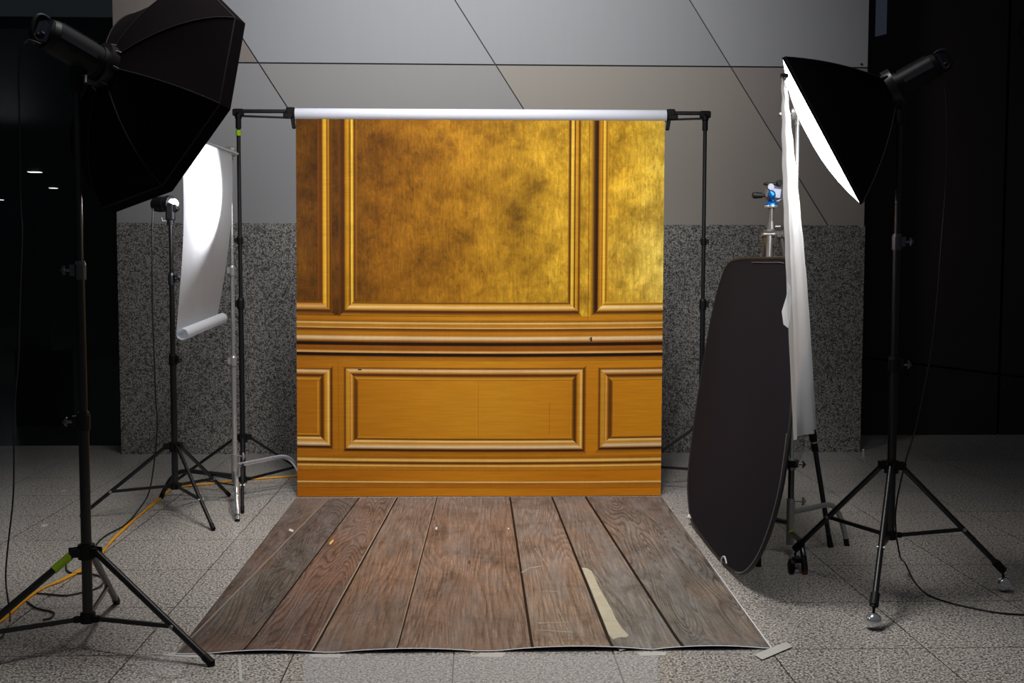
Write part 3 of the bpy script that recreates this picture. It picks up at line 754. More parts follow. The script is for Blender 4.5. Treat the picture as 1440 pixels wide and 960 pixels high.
strip('paper_scrap', [(57, 738), (66, 736), (68, 738), (60, 741)], M['white_tape'], 'small pale scrap of paper on the floor far left', 'paper scrap', 0.001)
strip('paper_scrap', [(86, 689), (92, 688.5), (93, 690), (88, 690.5)], M['white_tape'], 'tiniest pale scrap on the far left floor, near the dark glass', 'paper scrap', 0.001)

# ============================================================ LIGHT STANDS
def light_stand(c, feet, zj, zc, sections, label, balls=False, rp=0.018, leg_r=0.0125, ztop=2.0, knobside=(-1, 0, 0), leg_mats=None, tape=None, frac=0.66):
    root = thing('light_stand', (c.x, c.y, 0), label, 'light stand')
    z0 = zc - 0.02; r = rp; last = z0
    for i, z in enumerate(sections + [ztop]):
        m = MB(); m.tube([V((c.x, c.y, last)), V((c.x, c.y, z + 0.02 if z != ztop else z))], r, 18)
        obj('pole', m, M['black_paint'], root)
        if z != ztop: collar(root, c, z, r * 0.95, knobside, mat='dark_metal' if i else 'black_plastic')
        last = z - 0.02; r *= 0.8
    tripod_base(root, c, feet, zj, zc, rp, leg_r, balls, leg_mats=leg_mats, tape=tape, frac=frac)
    return root
def zrow(px, py, c): return aty(px, py, c.y).z

# front left stand
a1 = fl(297, 936); a2 = fl(164, 849)
cA, a3 = two_feet(a1, a2, 1)
zt = zrow(116, 118, cA)
light_stand(cA, [a1, a2, a3], zrow(127, 774, cA), zrow(127, 868, cA), [zrow(123, 592, cA), zrow(120, 380, cA)],
            'tall black light stand in the left foreground with a green tape band on one leg', ztop=zt, rp=0.0195, leg_mats={1: 'grey_leg'}, tape=(2, 0.03, 0.15), knobside=(-1, -0.3, 0), leg_r=0.0135, frac=0.68)
# second left stand
b1 = fl(300, 746); b3 = fl(115, 727); b2 = fl(322, 698)
cB = (b1 + b2 + b3) / 3
light_stand(cB, [b1, b2, b3], zrow(243, 627, cB), zrow(243, 683, cB), [zrow(241, 505, cB), zrow(240, 392, cB)],
            'black light stand behind the white hanging paper, carrying the bare flash', ztop=zrow(238, 311, cB), rp=0.0185, leg_r=0.011, knobside=(1, -0.5, 0), frac=0.66)
# right stand on chrome balls
d1 = fl(1228, 884); d2 = fl(1411, 831); 
cD, d3 = two_feet(d1, d2, 1)
light_stand(cD, [d1, d2, d3], zrow(1262, 655, cD), zrow(1260, 752, cD), [zrow(1266, 512, cD), zrow(1271, 340, cD)],
            'tall black light stand at right standing on shiny chrome ball feet', balls=True, ztop=zrow(1276, 160, cD), rp=0.019, leg_r=0.0125, knobside=(1, -0.4, 0), frac=0.6)

# ============================================================ STROBES AND SOFTBOXES
def frame_of(n, up=V((0, 0, 1))):
    n = n.normalized(); r = n.cross(up).normalized(); u = r.cross(n).normalized(); return r, u
def strobe(name, ring, n, back, label, R=0.062, fin='dark_metal', mount=None):
    r, u = frame_of(n); root = thing(name, tuple(mount), label, 'studio flash')
    L = back
    m = MB(); m.lathe(ring, -n, [(0.0, R * 0.9), (0.0, R * 1.02), (0.03, R * 1.02), (0.03, R * 0.94), (L - 0.03, R * 0.94), (L - 0.01, R * 0.86), (L, R * 0.7), (L, 0)], 28)
    obj('body', m, M['black_plastic'], root)
    rot = Matrix((-n, r, u)).transposed()
    m = MB()
    for s in (-1, 1): m.box(ring - n * (L * 0.55) + r * s * R * 0.93, (L * 0.62, 0.008, 0.02), rot)
    m.box(ring - n * (L * 0.5) + u * R * 0.95, (L * 0.6, 0.03, 0.008), rot); obj('cooling_rail', m, M['dark_metal'], root)
    m = MB(); p = ring - n * L
    m.box(p - n * 0.006, (0.012, R * 1.3, R * 1.3), rot); cp = obj('control_panel', m, M['display_blue'], root)
    m = MB()
    for k in (-1, 0, 1): m.lathe(p - n * 0.012 - u * 0.02 + r * k * 0.028, -n, [(0, 0.009), (0.012, 0.008), (0.012, 0)], 10)
    obj('dial', m, M['black_dark'], cp)
    m = MB(); m.tube(smoothpath([p + u * R * 0.8 - n * 0.0, p + u * R * 0.8 - n * 0.025, p + u * R * 0.6 - n * 0.042, p + u * R * 0.1 - n * 0.046, p - u * R * 0.5 - n * 0.036, p - u * R * 0.7], 5), 0.009, 10); obj('handle', m, M['black_dark'], root)
    mt = V(mount); side = r
    m = MB(); m.lathe(mt - V((0, 0, 0.05)), (0, 0, 1), [(0, 0.014), (0, 0.022), (0.06, 0.022), (0.06, 0)], 14)
    axp = ring - n * ((ring - mt).dot(n)); drop = (axp - mt)
    m.box(mt + drop * 0.32, (0.05, 0.045, max(0.03, drop.length * 0.66)), None, 0.006)
    br = obj('tilt_bracket', m, M['black_dark'], root)
    m = MB(); q = mt + V((0, 0, 0.0)); m.tube([q + r * 0.02, q + r * 0.07, q + r * 0.085 - u * 0.03], 0.007, 8); obj('tilt_lever', m, M['black_plastic'], br)
    return root
def softbox(ring, n, rimc, cdir, R, lip, label, glow, bulge=0.0, cat='softbox', k_side=8, crv=0.6, kind_='octagonal_softbox'):
    n = n.normalized(); e1 = (cdir - n * cdir.dot(n)).normalized(); e2 = n.cross(e1)
    D = (rimc - ring).dot(n); ring = rimc - n * D; root = thing(kind_, tuple(ring), label, cat)
    NS = k_side
    def corner(k, t):
        a = 2 * PI * k / NS; d = e1 * math.cos(a) + e2 * math.sin(a)
        s = math.sin(t * PI / 2); cc = 1 - math.cos(t * PI / 2)
        rr_ = 0.075 + (R - 0.075) * lerp(t, s, crv); dd = D * lerp(t, cc, crv)
        return ring + n * dd + d * rr_
    def shell(off, name, mat, flip):
        m = MB(); nt = 10; nf = 4
        for k in range(NS):
            b = len(m.v)
            for j in range(nt + 1):
                for i in range(nf + 1):
                    p = corner(k, j / nt).lerp(corner(k + 1, j / nt), i / nf); w = 4 * (i / nf) * (1 - i / nf) * math.sin(PI * j / nt)
                    cen = ring + n * (p - ring).dot(n); p = p + (cen - p).normalized() * (0.018 * w + off); m.v.append(p)
            for j in range(nt):
                for i in range(nf):
                    a = b + j * (nf + 1) + i; q = (a, a + 1, a + nf + 2, a + nf + 1); m.face(q[::-1] if flip else q, True)
        return obj(name, m, mat, root)
    shell(0.0, 'shell', M['black_fabric'], False)
    m = MB()
    for k in range(NS): m.tube([corner(k, j / 10) - (corner(k, j / 10) - (ring + n * (corner(k, j / 10) - ring).dot(n))).normalized() * -0.001 for j in range(11)], 0.0028, 6)
    pts = [corner(k % NS, 1.0) for k in range(NS + 1)]
    m.tube(pts, 0.0035, 6); obj('rod_seam', m, M['seam_fabric'], root)
    m = MB(); 
    for k in range(NS):
        p0, p1 = corner(k, 1), corner(k + 1, 1); f0 = p0 + n * lip + (p0 - rimc).normalized() * 0.006; f1 = p1 + n * lip + (p1 - rimc).normalized() * 0.006
        m.poly([p0, p1, f1, f0]); g0 = f0 - (p0 - rimc).normalized() * 0.008; g1 = f1 - (p1 - rimc).normalized() * 0.008; m.poly([f0, f1, g1, g0]); m.poly([g0, g1, p1 - (p1 - rimc).normalized() * 0.008, p0 - (p0 - rimc).normalized() * 0.008])
    obj('front_lip', m, M['black_fabric'], root)
    m = MB(); nr_ = 6; cpos = n * 0.012
    def DF(k, j, i):
        t = j / nr_; p = rimc.lerp(corner(k, 1).lerp(corner(k + 1, 1), i), t * 0.985); return p + cpos + n * bulge * (1 - t * t)
    for k in range(NS):
        for j in range(nr_):
            if j == 0: m.poly([DF(k, 0, 0), DF(k, 1, 0), DF(k, 1, 1)], None, True)
            else: m.poly([DF(k, j, 0), DF(k, j + 1, 0), DF(k, j + 1, 1), DF(k, j, 1)], None, True)
    obj('diffuser', m, glow, root)
    m = MB(); m.lathe(ring - n * 0.03, n, [(0, 0.066), (0, 0.088), (0.036, 0.088), (0.036, 0.066), (0, 0.066)], 28)
    for k in range(NS):
        a = 2 * PI * k / NS; d = e1 * math.cos(a) + e2 * math.sin(a); m.tube([ring - n * 0.015 + d * 0.085, ring + n * 0.03 + d * 0.098], 0.007, 8)
    obj('speed_ring', m, M['black_paint'], root)
    return root

# left octabox: aimed right, away and down
nA = V((0.6154, 0.7012, -0.3601)).normalized()
rimA = V((-1.264, 4.5, 2.1211)); ringA = rimA - nA * 0.215; cornerA = V((-0.8987, 4.3111, 2.3775))
softbox(ringA, nA, rimA, cornerA - rimA, 0.485, 0.045, 'huge black octagonal softbox on the left, seen from behind', M['glow_left'])
mA = V((cA.x, cA.y, zt + 0.02))
strobe('studio_strobe', ringA - nA * 0.015, nA, 0.24, 'dark cylindrical studio flash behind the huge left softbox', mount=mA, R=0.066)

# right softbox: square front aimed left and down, seen edge-on
eT = aty(1104, 80, 4.72); eB = aty(1213, 285, 4.72); E_ = eT - eB; Wd = E_.length
vm = ((eT + eB) / 2 - CAM).normalized()
nD = E_.cross(vm).normalized()
if nD.x > 0: nD = -nD
nD = (nD + vm * 0.035).normalized()
aw = nD.cross(E_).normalized()
if aw.y < 0: aw = -aw
C0 = (eT + eB) / 2 + aw * Wd / 2
ringD = C0 - nD * 0.31
softbox(ringD, nD, C0, eT - C0, (eT - C0).length, 0.012, 'black square softbox on the right with its glowing white front seen edge-on', M['glow_right'], bulge=0.072, crv=0.2, k_side=4, kind_='square_softbox')
mD = V((cD.x, cD.y, zrow(1276, 158, cD)))
strobe('studio_strobe', ringD - nD * 0.015, nD, 0.21, 'dark studio flash behind the right softbox', mount=mD, R=0.058)

# bare flash on the second left stand
tubeB = aty(247, 286, cB.y)
rootB = thing('studio_strobe', (cB.x, cB.y, zrow(238, 311, cB)), 'small bare studio flash firing at the hanging white paper', 'studio flash')
nB = V((0.86, -0.5, 0.02)).normalized(); rB, uB = frame_of(nB)
rB_rot = Matrix((nB, rB, uB)).transposed()
sb = tubeB - nB * 0.03
m = MB(); m.lathe(sb, -nB, [(-0.005, 0.034), (0.0, 0.046), (0.025, 0.050), (0.03, 0.045), (0.10, 0.045), (0.13, 0.04), (0.14, 0.03), (0.14, 0)], 24)
obj('body', m, M['black_plastic'], rootB)
m = MB(); pst = V((cB.x, cB.y, zrow(238, 311, cB)))
m.box(pst + V((0.0, 0, 0.055)), (0.05, 0.045, 0.11), None, 0.01); m.lathe(pst - V((0, 0, 0.02)), (0, 0, 1), [(0, 0.014), (0, 0.021), (0.04, 0.021), (0.04, 0)], 14)
m.box(pst + V((0.02, 0, 0.075)), (0.05, 0.04, 0.05), Matrix.Rotation(-0.5, 3, 'Y'), 0.008)
bb = obj('tilt_bracket', m, M['black_plastic'], rootB)
m = MB(); m.tube([pst + V((-0.02, 0, 0.0)), pst + V((-0.045, -0.01, 0.0)), pst + V((-0.05, -0.01, 0.02))], 0.006, 8); obj('tilt_lever', m, M['dull_metal'], bb)
m = MB(); m.tube([sb + nB * 0.002 + (rB * math.cos(a) + uB * math.sin(a)) * 0.018 for a in [2 * PI * k / 16 for k in range(17)]], 0.005, 8)
m.lathe(sb + nB * 0.004, nB, [(0, 0.028), (0.02, 0.026), (0.035, 0.014), (0.038, 0)], 18)
obj('flash_tube', m, M['flash_tube'], rootB)
m = MB(); m.lathe(sb - nB * 0.045, nB, [(0, 0.0465), (0.012, 0.0465)], 24); obj('trim_ring', m, M['dark_metal'], rootB)

# ============================================================ C-STANDS
def grip_head(root, p, adir, mat='dull_metal'):
    a = V(adir).normalized(); s = a.cross(V((0, 0, 1))).normalized()
    m = MB(); m.lathe(p - s * 0.03, s, [(0, 0), (0, 0.03), (0.022, 0.032), (0.022, 0.018), (0.036, 0.018), (0.036, 0.032), (0.058, 0.03), (0.058, 0)], 18)
    m.lathe(p - V((0, 0, 0.055)), (0, 0, 1), [(0, 0.01), (0, 0.016), (0.04, 0.016), (0.04, 0.01)], 12)
    h = obj('grip_head', m, M[mat], root)
    m = MB(); q = p + s * 0.03; m.tube([q, q + s * 0.05], 0.006, 8); m.tube([q + s * 0.05 - a * 0.03, q + s * 0.055, q + s * 0.05 + a * 0.03], [0.006, 0.011, 0.006], 10)
    obj('grip_handle', m, M[mat], h)
def c_stand(c, feet, leg_z, zt, sections, arm, label, mast_mat='chrome', foot_kinds=(None, None, None), leg_mats=('chrome',) * 3, low_mat='chrome', zl=0.13):
    root = thing('grip_stand', (c.x, c.y, 0), label, 'grip stand')
    last = zl; r = 0.0155
    for i, z in enumerate(sections + [zt]):
        m = MB(); m.tube([V((c.x, c.y, last)), V((c.x, c.y, z))], r, 18); obj('mast', m, M[low_mat if i == 0 else mast_mat], root)
        if z != zt: collar(root, c, z, r * 0.95, (-1, -0.4, 0) if c.x < 0 else (1, -0.3, 0), mat='dull_metal', h=0.06)
        last = z - 0.02; r *= 0.82
    m = MB(); zs_ = max(leg_z)
    m.lathe((c.x, c.y, zl), (0, 0, 1), [(0, 0.0155), (0, 0.021), (zs_ + 0.07 - zl, 0.021), (zs_ + 0.07 - zl, 0.0155)], 18); bsx = obj('base_sleeve', m, M['dull_metal'], root)
    m = MB(); q = V((c.x, c.y, zs_ + 0.06)); sd = V((0.9, -0.4, 0)).normalized()
    m.tube([q + sd * 0.018, q + sd * 0.06], 0.005, 8); m.tube([q + sd * 0.06 - V((0, 0, .022)), q + sd * 0.066, q + sd * 0.06 + V((0, 0, .022))], [0.005, 0.010, 0.005], 10); obj('knob', m, M['dull_metal'], bsx)
    for f, z, fk, lm in zip(feet, leg_z, foot_kinds, leg_mats):
        f = V(f); d = f - V((c.x, c.y, 0)); d.z = 0; L = d.length; d.normalize(); o = V((c.x, c.y, 0))
        path = smoothpath([o + d * 0.018 + V((0, 0, z)), o + d * (L * 0.35) + V((0, 0, z + 0.008)), o + d * (L * 0.68) + V((0, 0, z + 0.012)), o + d * (L * 0.83) + V((0, 0, z * 0.84)), o + d * (L * 0.93) + V((0, 0, z * 0.45)), o + d * L + V((0, 0, 0.012))], 6)
        m = MB(); m.tube(path, 0.0138, 14); lg = obj('leg', m, M[lm], root)
        m = MB(); e = path[-1]; dn = (path[-1] - path[-3]).normalized(); m.tube([e - dn * 0.03, V((e.x, e.y, 0.0))], [0.0145, 0.0145], 12)
        obj('foot_cap', m, M['red_plastic'] if fk == 'caster' else M['black_dark'], lg)
        if fk == 'caster':
            m = MB(); q = path[-8]; m.tube([path[1], path[3]], 0.0145, 14); obj('tape_band', m, M['green_tape'], lg, label='yellow-green tape band')
            w = V((f.x - 0.06, f.y + 0.02, 0.034)); m = MB()
            m.lathe(w - V((0.012, 0, 0)), (1, 0, 0), [(0, 0), (0, 0.026), (0.004, 0.033), (0.02, 0.033), (0.024, 0.026), (0.024, 0)], 20); m.box(w + V((0.03, 0, 0.03)), (0.05, 0.02, 0.03), None, 0.005); obj('caster_wheel', m, M['black_dark'], lg)
            m = MB(); m.tube([path[-10], path[-2]], 0.0155, 14); obj('leg_sleeve', m, M['black_plastic'], lg)
    if arm:
        p0, p1 = V(arm[0]), V(arm[1]); grip_head(root, V((c.x, c.y, zt)), p1 - p0)
        m = MB(); m.tube([p0, p1], 0.008, 12); obj('boom_arm', m, M['chrome'], root)
    return root
# left chrome stand with the hanging paper
f1 = fl(334, 733); f2 = fl(430, 691)
cC, f3 = two_feet(f1, f2, 1)
ztC = zrow(334, 213, cC)
arm0 = V((cC.x + 0.03, cC.y + 0.05, ztC - 0.01)); arm1 = aty(252, 187, 5.85)
c_stand(cC, [f1, f2, f3], [0.2, 0.235, 0.17], ztC, [zrow(330, 507, cC), zrow(331, 380, cC)], (arm0, arm1), 'chrome grip stand with curved legs holding the white paper sheet on its arm', leg_mats=('chrome', 'chrome', 'black_paint'))
# hanging diffusion paper with its rolled lower end
qTR = aty(325, 207.5, cC.y - 0.12); qTL = arm1.copy()
zTop = lambda s: arm0.lerp(arm1, 0.05 + 0.95 * s).z - 0.0
def paper(s, t):
    a = arm0.lerp(arm1, 0.12 + 0.86 * s)
    p = V((a.x, a.y, a.z - 0.01))
    H = lerp(0.98, 1.02, s); sw = lerp(-0.10, -0.035, s)
    if t < 0.84:
        k = t / 0.84
        return V((p.x + sw * k ** 1.5 * 0.9 + 0.012 * math.sin(k * 4), p.y + 0.02 * math.sin(k * 3), p.z - H * k))
    k = (t - 0.84) / 0.16; ang = k * 2 * PI * 1.3; r0 = 0.034 * (1 - 0.2 * k)
    base = V((p.x + sw * 0.9 + 0.012 * math.sin(4), p.y + 0.02 * math.sin(3), p.z - H))
    return base + V((r0 * (1 - math.cos(ang)), -0.0, -r0 * math.sin(ang)))
m = MB(); m.grid(paper, 16, 60)
pl_ = obj('diffusion_sheet', m, M['diffusion_paper'], label='white translucent paper sheet with a rolled lower end, lit by the bare flash', cat='diffusion sheet', loc=arm0.lerp(arm1, 0.5))

# right grip stand with the white scrim
e1 = fl(1132, 807); e2 = fl(1191, 767)
cE, e3 = two_feet(e1, e2, 1)
ztE = zrow(1119, 160, cE)
armE1 = aty(1103, 111, 4.66)
armE0 = V((cE.x + 0.02, cE.y + 0.06, ztE))
c_stand(cE, [e1, e2, e3], [0.115, 0.215, 0.16], ztE, [zrow(1107, 652, cE), zrow(1112, 420, cE)], (armE0, armE1), 'grip stand at right under the white cloth, with a green band and red tipped foot', foot_kinds=('caster', None, None), leg_mats=('dark_metal', 'dull_metal', 'dark_metal'), low_mat='dark_metal', zl=0.05)
def scrim(s, t):      # s: near -> far along the arm, t: top -> bottom
    aN, aF = aty(1099, 108, 4.62), aty(1105, 111, 4.90)
    tp = aN.lerp(aF, s)
    bN, bF = aty(1116, 619, 4.62), aty(1148, 603, 4.92)
    mN, mF = aty(1106, 400, 4.62), aty(1135, 400, 4.92)
    uN, uF = aty(1100, 230, 4.62), aty(1117, 215, 4.92)
    def bz(a, b, c, d, t):
        ps = smoothpath([a, b, c, d], 12); i = min(len(ps) - 2, int(t * (len(ps) - 1))); f = t * (len(ps) - 1) - i; return ps[i].lerp(ps[i + 1], f)
    p = bz(aN, uN, mN, bN, t).lerp(bz(aF, uF, mF, bF, t), s)
    fold = (0.02 * math.sin(s * 9 + t * 2.0) * (0.2 + t) + 0.006 * math.sin(s * 25 + t * 5)) * math.sin(PI * s)
    edge = 0.004 * math.sin(t * 70) * (1 - t)
    side = V((0.35, -0.9, 0)).normalized()
    nrm = V((0.94, -0.34, 0))
    return p + side * fold * 0.6 + V((1, 0, 0)) * (fold * 0.6 + edge * 0.5)
m = MB(); m.grid(scrim, 28, 70)
sc = obj('scrim_cloth', m, M['scrim_cloth'], label='long white translucent cloth hanging beside the black reflector, brilliantly lit', cat='cloth', loc=armE1)
m = MB(); fa = [aty(x, y, 4.61) for x, y in ((1109, 398), (1107, 418), (1101, 438), (1102, 456), (1107, 461), (1109, 450), (1112, 425), (1113, 402))]
b0 = len(m.v); m.poly([p + V((0, 0.02 * math.sin(i), 0)) for i, p in enumerate(fa)], None, True); obj('loose_corner', m, M['scrim_cloth'], sc)
m = MB(); fa = [aty(x, y, 4.93) for x, y in ((1121, 610), (1132, 608), (1131, 632), (1128, 642), (1121, 656), (1118, 648))]
m.poly(fa, None, True); obj('plastic_edge', m, M['thin_plastic'], sc, label='thin see-through plastic hanging from the hem')
m = MB(); p = aty(1098, 108, 4.66); m.box(aty(1102, 107, 4.68), (0.035, 0.03, 0.02), None, 0.004); m.tube([aty(1100, 108, 4.66), aty(1113, 115, 4.95)], 0.006, 8); obj('top_rail', m, M['dark_metal'], sc)
m = MB(); m.lathe((cE.x, cE.y, zrow(1109, 656, cE) + 0.0), (0, 0, 1), [(0, 0.016), (0, 0.034), (0.035, 0.037), (0.035, 0.016)], 14); 
obj('cable_sleeve', m, M['black_dark'], label='black sleeve wrapped round the lower mast of the right grip stand', cat='sleeve', loc=(cE.x, cE.y, zrow(1109, 656, cE)))

# ============================================================ CAMERA TRIPOD
g1 = fl(1168, 769); g2 = fl(1066, 796)
cT, g3 = two_feet(g1, g2, -1)
g3 = V((1.44, 6.22, 0))
zc_ = zrow(1083, 325, cT); cx_t = aty(1084, 325, cT.y).x
tr = thing('camera_tripod', (cx_t, cT.y, 0), 'silver camera tripod with a blue ball head standing behind the black reflector', 'tripod')
apex = V((cx_t, cT.y, zc_ - 0.02))
m = MB(); m.lathe(apex - V((0, 0, 0.05)), (0, 0, 1), [(0, 0.018), (0, 0.028), (0.05, 0.034), (0.075, 0.022), (0.12, 0.018), (0.12, 0.014)], 20)
m.tube([apex + V((0.02, -0.01, 0.04)), apex + V((0.045, -0.02, 0.04))], 0.01, 10)
obj('apex_hub', m, M['tripod_metal'], tr)
m = MB(); m.tube([apex + V((0, 0, -0.3)), apex + V((0, 0, 0.16))], 0.0135, 16); obj('centre_column', m, M['tripod_metal'], tr)
for k, f in enumerate((g1, g2, g3)):
    d = (f - V((cx_t, cT.y, 0))); d.z = 0; d.normalize(); top = apex + d * 0.055; s_ = V((-d.y, d.x, 0))
    R_ = Matrix((d, s_, V((0, 0, 1)))).transposed()
    m = MB(); m.box(apex + d * 0.045 + V((0, 0, 0.005)), (0.05, 0.04, 0.045), R_, 0.008); m.lathe(apex + d * 0.06 - s_ * 0.028, s_, [(0, 0), (0, 0.012), (0.056, 0.012), (0.056, 0)], 12); obj('leg_hinge', m, M['tripod_metal'], tr)
    pts = [top.lerp(f, t) for t in (0, 0.42, 0.72, 1)]
    ztgt = zrow(1145, 622, cT); tsp = (top.z - ztgt) / top.z
    m = MB(); m.tube([top, top.lerp(f, tsp)], 0.0165, 16); lg = obj('leg', m, M['tripod_metal'], tr)
    m = MB(); m.tube([top.lerp(f, tsp - 0.02), top.lerp(f, 0.985)], 0.0128, 14); obj('lower_tube', m, M['black_paint'], lg)
    m = MB(); m.tube([top.lerp(f, tsp - 0.075), top.lerp(f, tsp - 0.02), top.lerp(f, tsp + 0.0)], [0.012, 0.021, 0.018], 14); m.tube([top.lerp(f, tsp + 0.004), top.lerp(f, tsp + 0.03)], 0.0175, 14); obj('leg_lock', m, M['black_plastic'], lg)
    m = MB(); m.tube([top.lerp(f, tsp), top.lerp(f, tsp + 0.005)], 0.02, 14); obj('lock_ring', m, M['dull_metal'], lg)
    m = MB(); m.tube([top.lerp(f, 0.96), V((f.x, f.y, 0.0))], [0.0135, 0.016], 12); obj('rubber_foot', m, M['black_dark'], lg)
hb = apex + V((0, 0, 0.16)); py_ = lambda y: zrow(1083, y, cT)
m = MB(); zb_ = py_(291)
m.lathe((cx_t, cT.y, zb_ - 0.004), (0, 0, 1), [(0, 0.013), (0, 0.031), (0.006, 0.034), (0.012, 0.034)], 24); obj('head_plate', m, M['chrome'], tr)
m = MB(); m.lathe((cx_t, cT.y, zb_ + 0.008), (0, 0, 1), [(0, 0.033), (0.008, 0.031), (0.022, 0.018), (0.032, 0.014), (0.04, 0.02)], 24)
hdm = obj('head_neck', m, M['blue_metal'], tr, label='blue metal neck')
cz_ = py_(273)
m = MB(); m.box((cx_t + 0.012, cT.y, cz_ + 0.004), (0.085, 0.06, 0.075), Matrix.Rotation(0.12, 3, 'Y'), 0.016); m.lathe((cx_t - 0.012, cT.y - 0.028, cz_ + 0.035), (0, -1, 0), [(0, 0.018), (0.008, 0.016), (0.008, 0)], 14); hbody = obj('head_body', m, M['head_metal'], tr)
m = MB(); m.sphere((cx_t - 0.006, cT.y - 0.03, cz_ - 0.006), 0.023, 0.85, 0.8, 1.05, 20, 12); obj('ball', m, M['blue_metal'], hbody, label='blue ball')
m = MB(); m.lathe((cx_t - 0.035, cT.y, cz_ - 0.006), (-1, -0.1, 0), [(0, 0.008), (0.014, 0.008), (0.014, 0.014), (0.05, 0.017), (0.062, 0.014), (0.062, 0)], 16)
obj('locking_knob', m, M['black_plastic'], hbody)
m = MB(); m.lathe((cx_t + 0.03, cT.y - 0.01, cz_ + 0.052), (0.3, -1, 0.25), [(0, 0.016), (0.02, 0.016), (0.02, 0)], 14); m.box((cx_t - 0.008, cT.y, cz_ + 0.052), (0.06, 0.045, 0.012), None, 0.003); m.lathe((cx_t - 0.02, cT.y - 0.02, cz_ + 0.045), (0, -1, 0), [(0, 0.01), (0.015, 0.01), (0.015, 0)], 12); obj('plate_clamp', m, M['black_plastic'], hbody)

# ============================================================ BLACK REFLECTOR
pa = fl(972, 738); pb = fl(1040, 818)
# plane through the lower edge, leaning right until its top reaches eye height
ex = (pb - pa); ex.z = 0; ex.normalize()
top_ = V((pa.x + 0.235, pa.y, 1.443))
nR = ex.cross(top_ - pa).normalized()
if nR.x > 0: nR = -nR
base_pt = pa + V((0, 0, 0.012))
outline = [(1035, 375), (1060, 373.5), (1085, 374), (1100, 374), (1108, 377), (1112, 390), (1114, 420), (1115, 470), (1115, 520), (1114, 575), (1110, 622), (1105, 662), (1099, 700), (1089, 740), (1078, 772), (1066, 797), (1055, 811), (1045, 817), (1034, 815), (1022, 806),
           (1008, 791), (993, 771), (980, 752), (972, 737), (969, 712), (968, 685), (971, 650), (977, 603), (984, 556), (991, 512), (999, 467), (1007, 430), (1015, 402), (1023, 383)]
pts = [on_plane(x, y, base_pt, nR) for x, y in outline]
sp_ = [];
P_ = pts + [pts[0]]
for i in range(len(pts)):
    p0, p1, p2, p3 = pts[i - 1], pts[i], pts[(i + 1) % len(pts)], pts[(i + 2) % len(pts)]
    for k in range(4):
        t = k / 4; sp_.append(0.5 * ((2 * p1) + (p2 - p0) * t + (2 * p0 - 5 * p1 + 4 * p2 - p3) * t * t + (3 * p1 - p0 - 3 * p2 + p3) * t ** 3))
zmin = min(p.z for p in sp_); sp_ = [p + V((0, 0, -zmin + 0.008)) for p in sp_]
cR = sum(sp_, V()) / len(sp_)
rf = thing('folding_reflector', (cR.x, cR.y, 0), 'tall dark rounded reflector panel leaning upright in front of the camera tripod', 'reflector')
m = MB(); n = len(sp_)
for off, rev in ((nR * 0.004, False), (nR * -0.004, True)):
    rings = 6; b = len(m.v)
    for j in range(rings + 1):
        for p in sp_:
            t = j / rings; q = cR.lerp(p, t); q = q + off + nR * (0.012 * math.sin(t * PI)) * 0.6; m.v.append(q)
    for j in range(rings):
        for i in range(n):
            i2 = (i + 1) % n; q = (b + j * n + i, b + j * n + i2, b + (j + 1) * n + i2, b + (j + 1) * n + i); m.face(q if not rev else q[::-1], True)
obj('panel', m, simple('reflector_cloth', (25, 26, 36), 0.8, scale=60, var=0.05, spec=0.12), rf)
m = MB(); m.tube(sp_ + [sp_[0]], 0.0085, 10, caps=False); hoop = obj('hoop', m, simple('hoop_binding', (24, 22, 26), 0.6), rf)
m = MB(); ins = [cR.lerp(p, 0.972) + nR * 0.008 for p in sp_[1 * 4:4 * 4]]; m.tube(ins, 0.0018, 6)
seg_ = [p + nR * 0.012 for p in sp_[10 * 4:18 * 4]]; m.tube(seg_, 0.0022, 6)
obj('piping', m, simple('grey_piping', (120, 115, 122), 0.5), rf)
for i0, c_ in ((23, 'white'), (19, 'white')):
    p = sp_[i0 * 4]; ii = (cR - p).normalized(); tv = (sp_[i0 * 4 + 3] - p).normalized()
    m = MB()
    if i0 == 19: m.tube(smoothpath([p + nR * 0.02 - tv * -0.03, p + nR * 0.025 + ii * 0.03 + tv * 0.01, p + nR * 0.02 + ii * 0.045 - tv * 0.02, p + nR * 0.015 + ii * 0.02 - tv * 0.05], 5), 0.004, 8)
    else: m.tube([p + nR * 0.01 + ii * 0.012 - tv * 0.01, p + nR * 0.014 - ii * 0.006, p + nR * 0.01 - ii * 0.0 + tv * 0.02], [0.006, 0.010, 0.008], 8)
    obj('elastic_loop', m, M['white_tape'], rf, label='white elastic loop')

# ============================================================ CABLES
def cable(name, pts, r, mat, label, cat='cable', n=8):
    P = smoothpath(pts, n); m = MB(); m.tube(P, r, 8); return obj(name, m, mat, label=label, cat=cat, loc=V((P[0].x, P[0].y, 0)))
yA = cA.y - 0.15
cable('power_cable', [aty(58, 62, yA)] + [aty(x, y, yA) for x, y in ((36, 58), (27, 90), (28, 200), (29, 290), (31, 330), (28, 420), (26, 500), (20, 580), (19, 690), (12, 760), (8, 810))] + [aty(12, 850, yA), fl(14, 872, .008), fl(4, 893, .006), fl(-20, 915, .006)], 0.0032, M['cable_rubber'],
      'thin black cable hanging from the left foreground flash down to the floor')
cable('power_cable', [aty(x, y, cB.y - 0.03) for x, y in ((215, 292), (214, 330), (214, 420), (216, 480), (219, 560), (221, 592), (218, 640))] + [fl(210, 690, 0.12), fl(196, 715, .03), fl(175, 738, .008), fl(150, 752, .006), fl(136, 765, .006), fl(134, 780, .006)], 0.0042, M['cable_rubber'],
      'black cable hanging from the bare flash behind the white paper down to the orange cord')
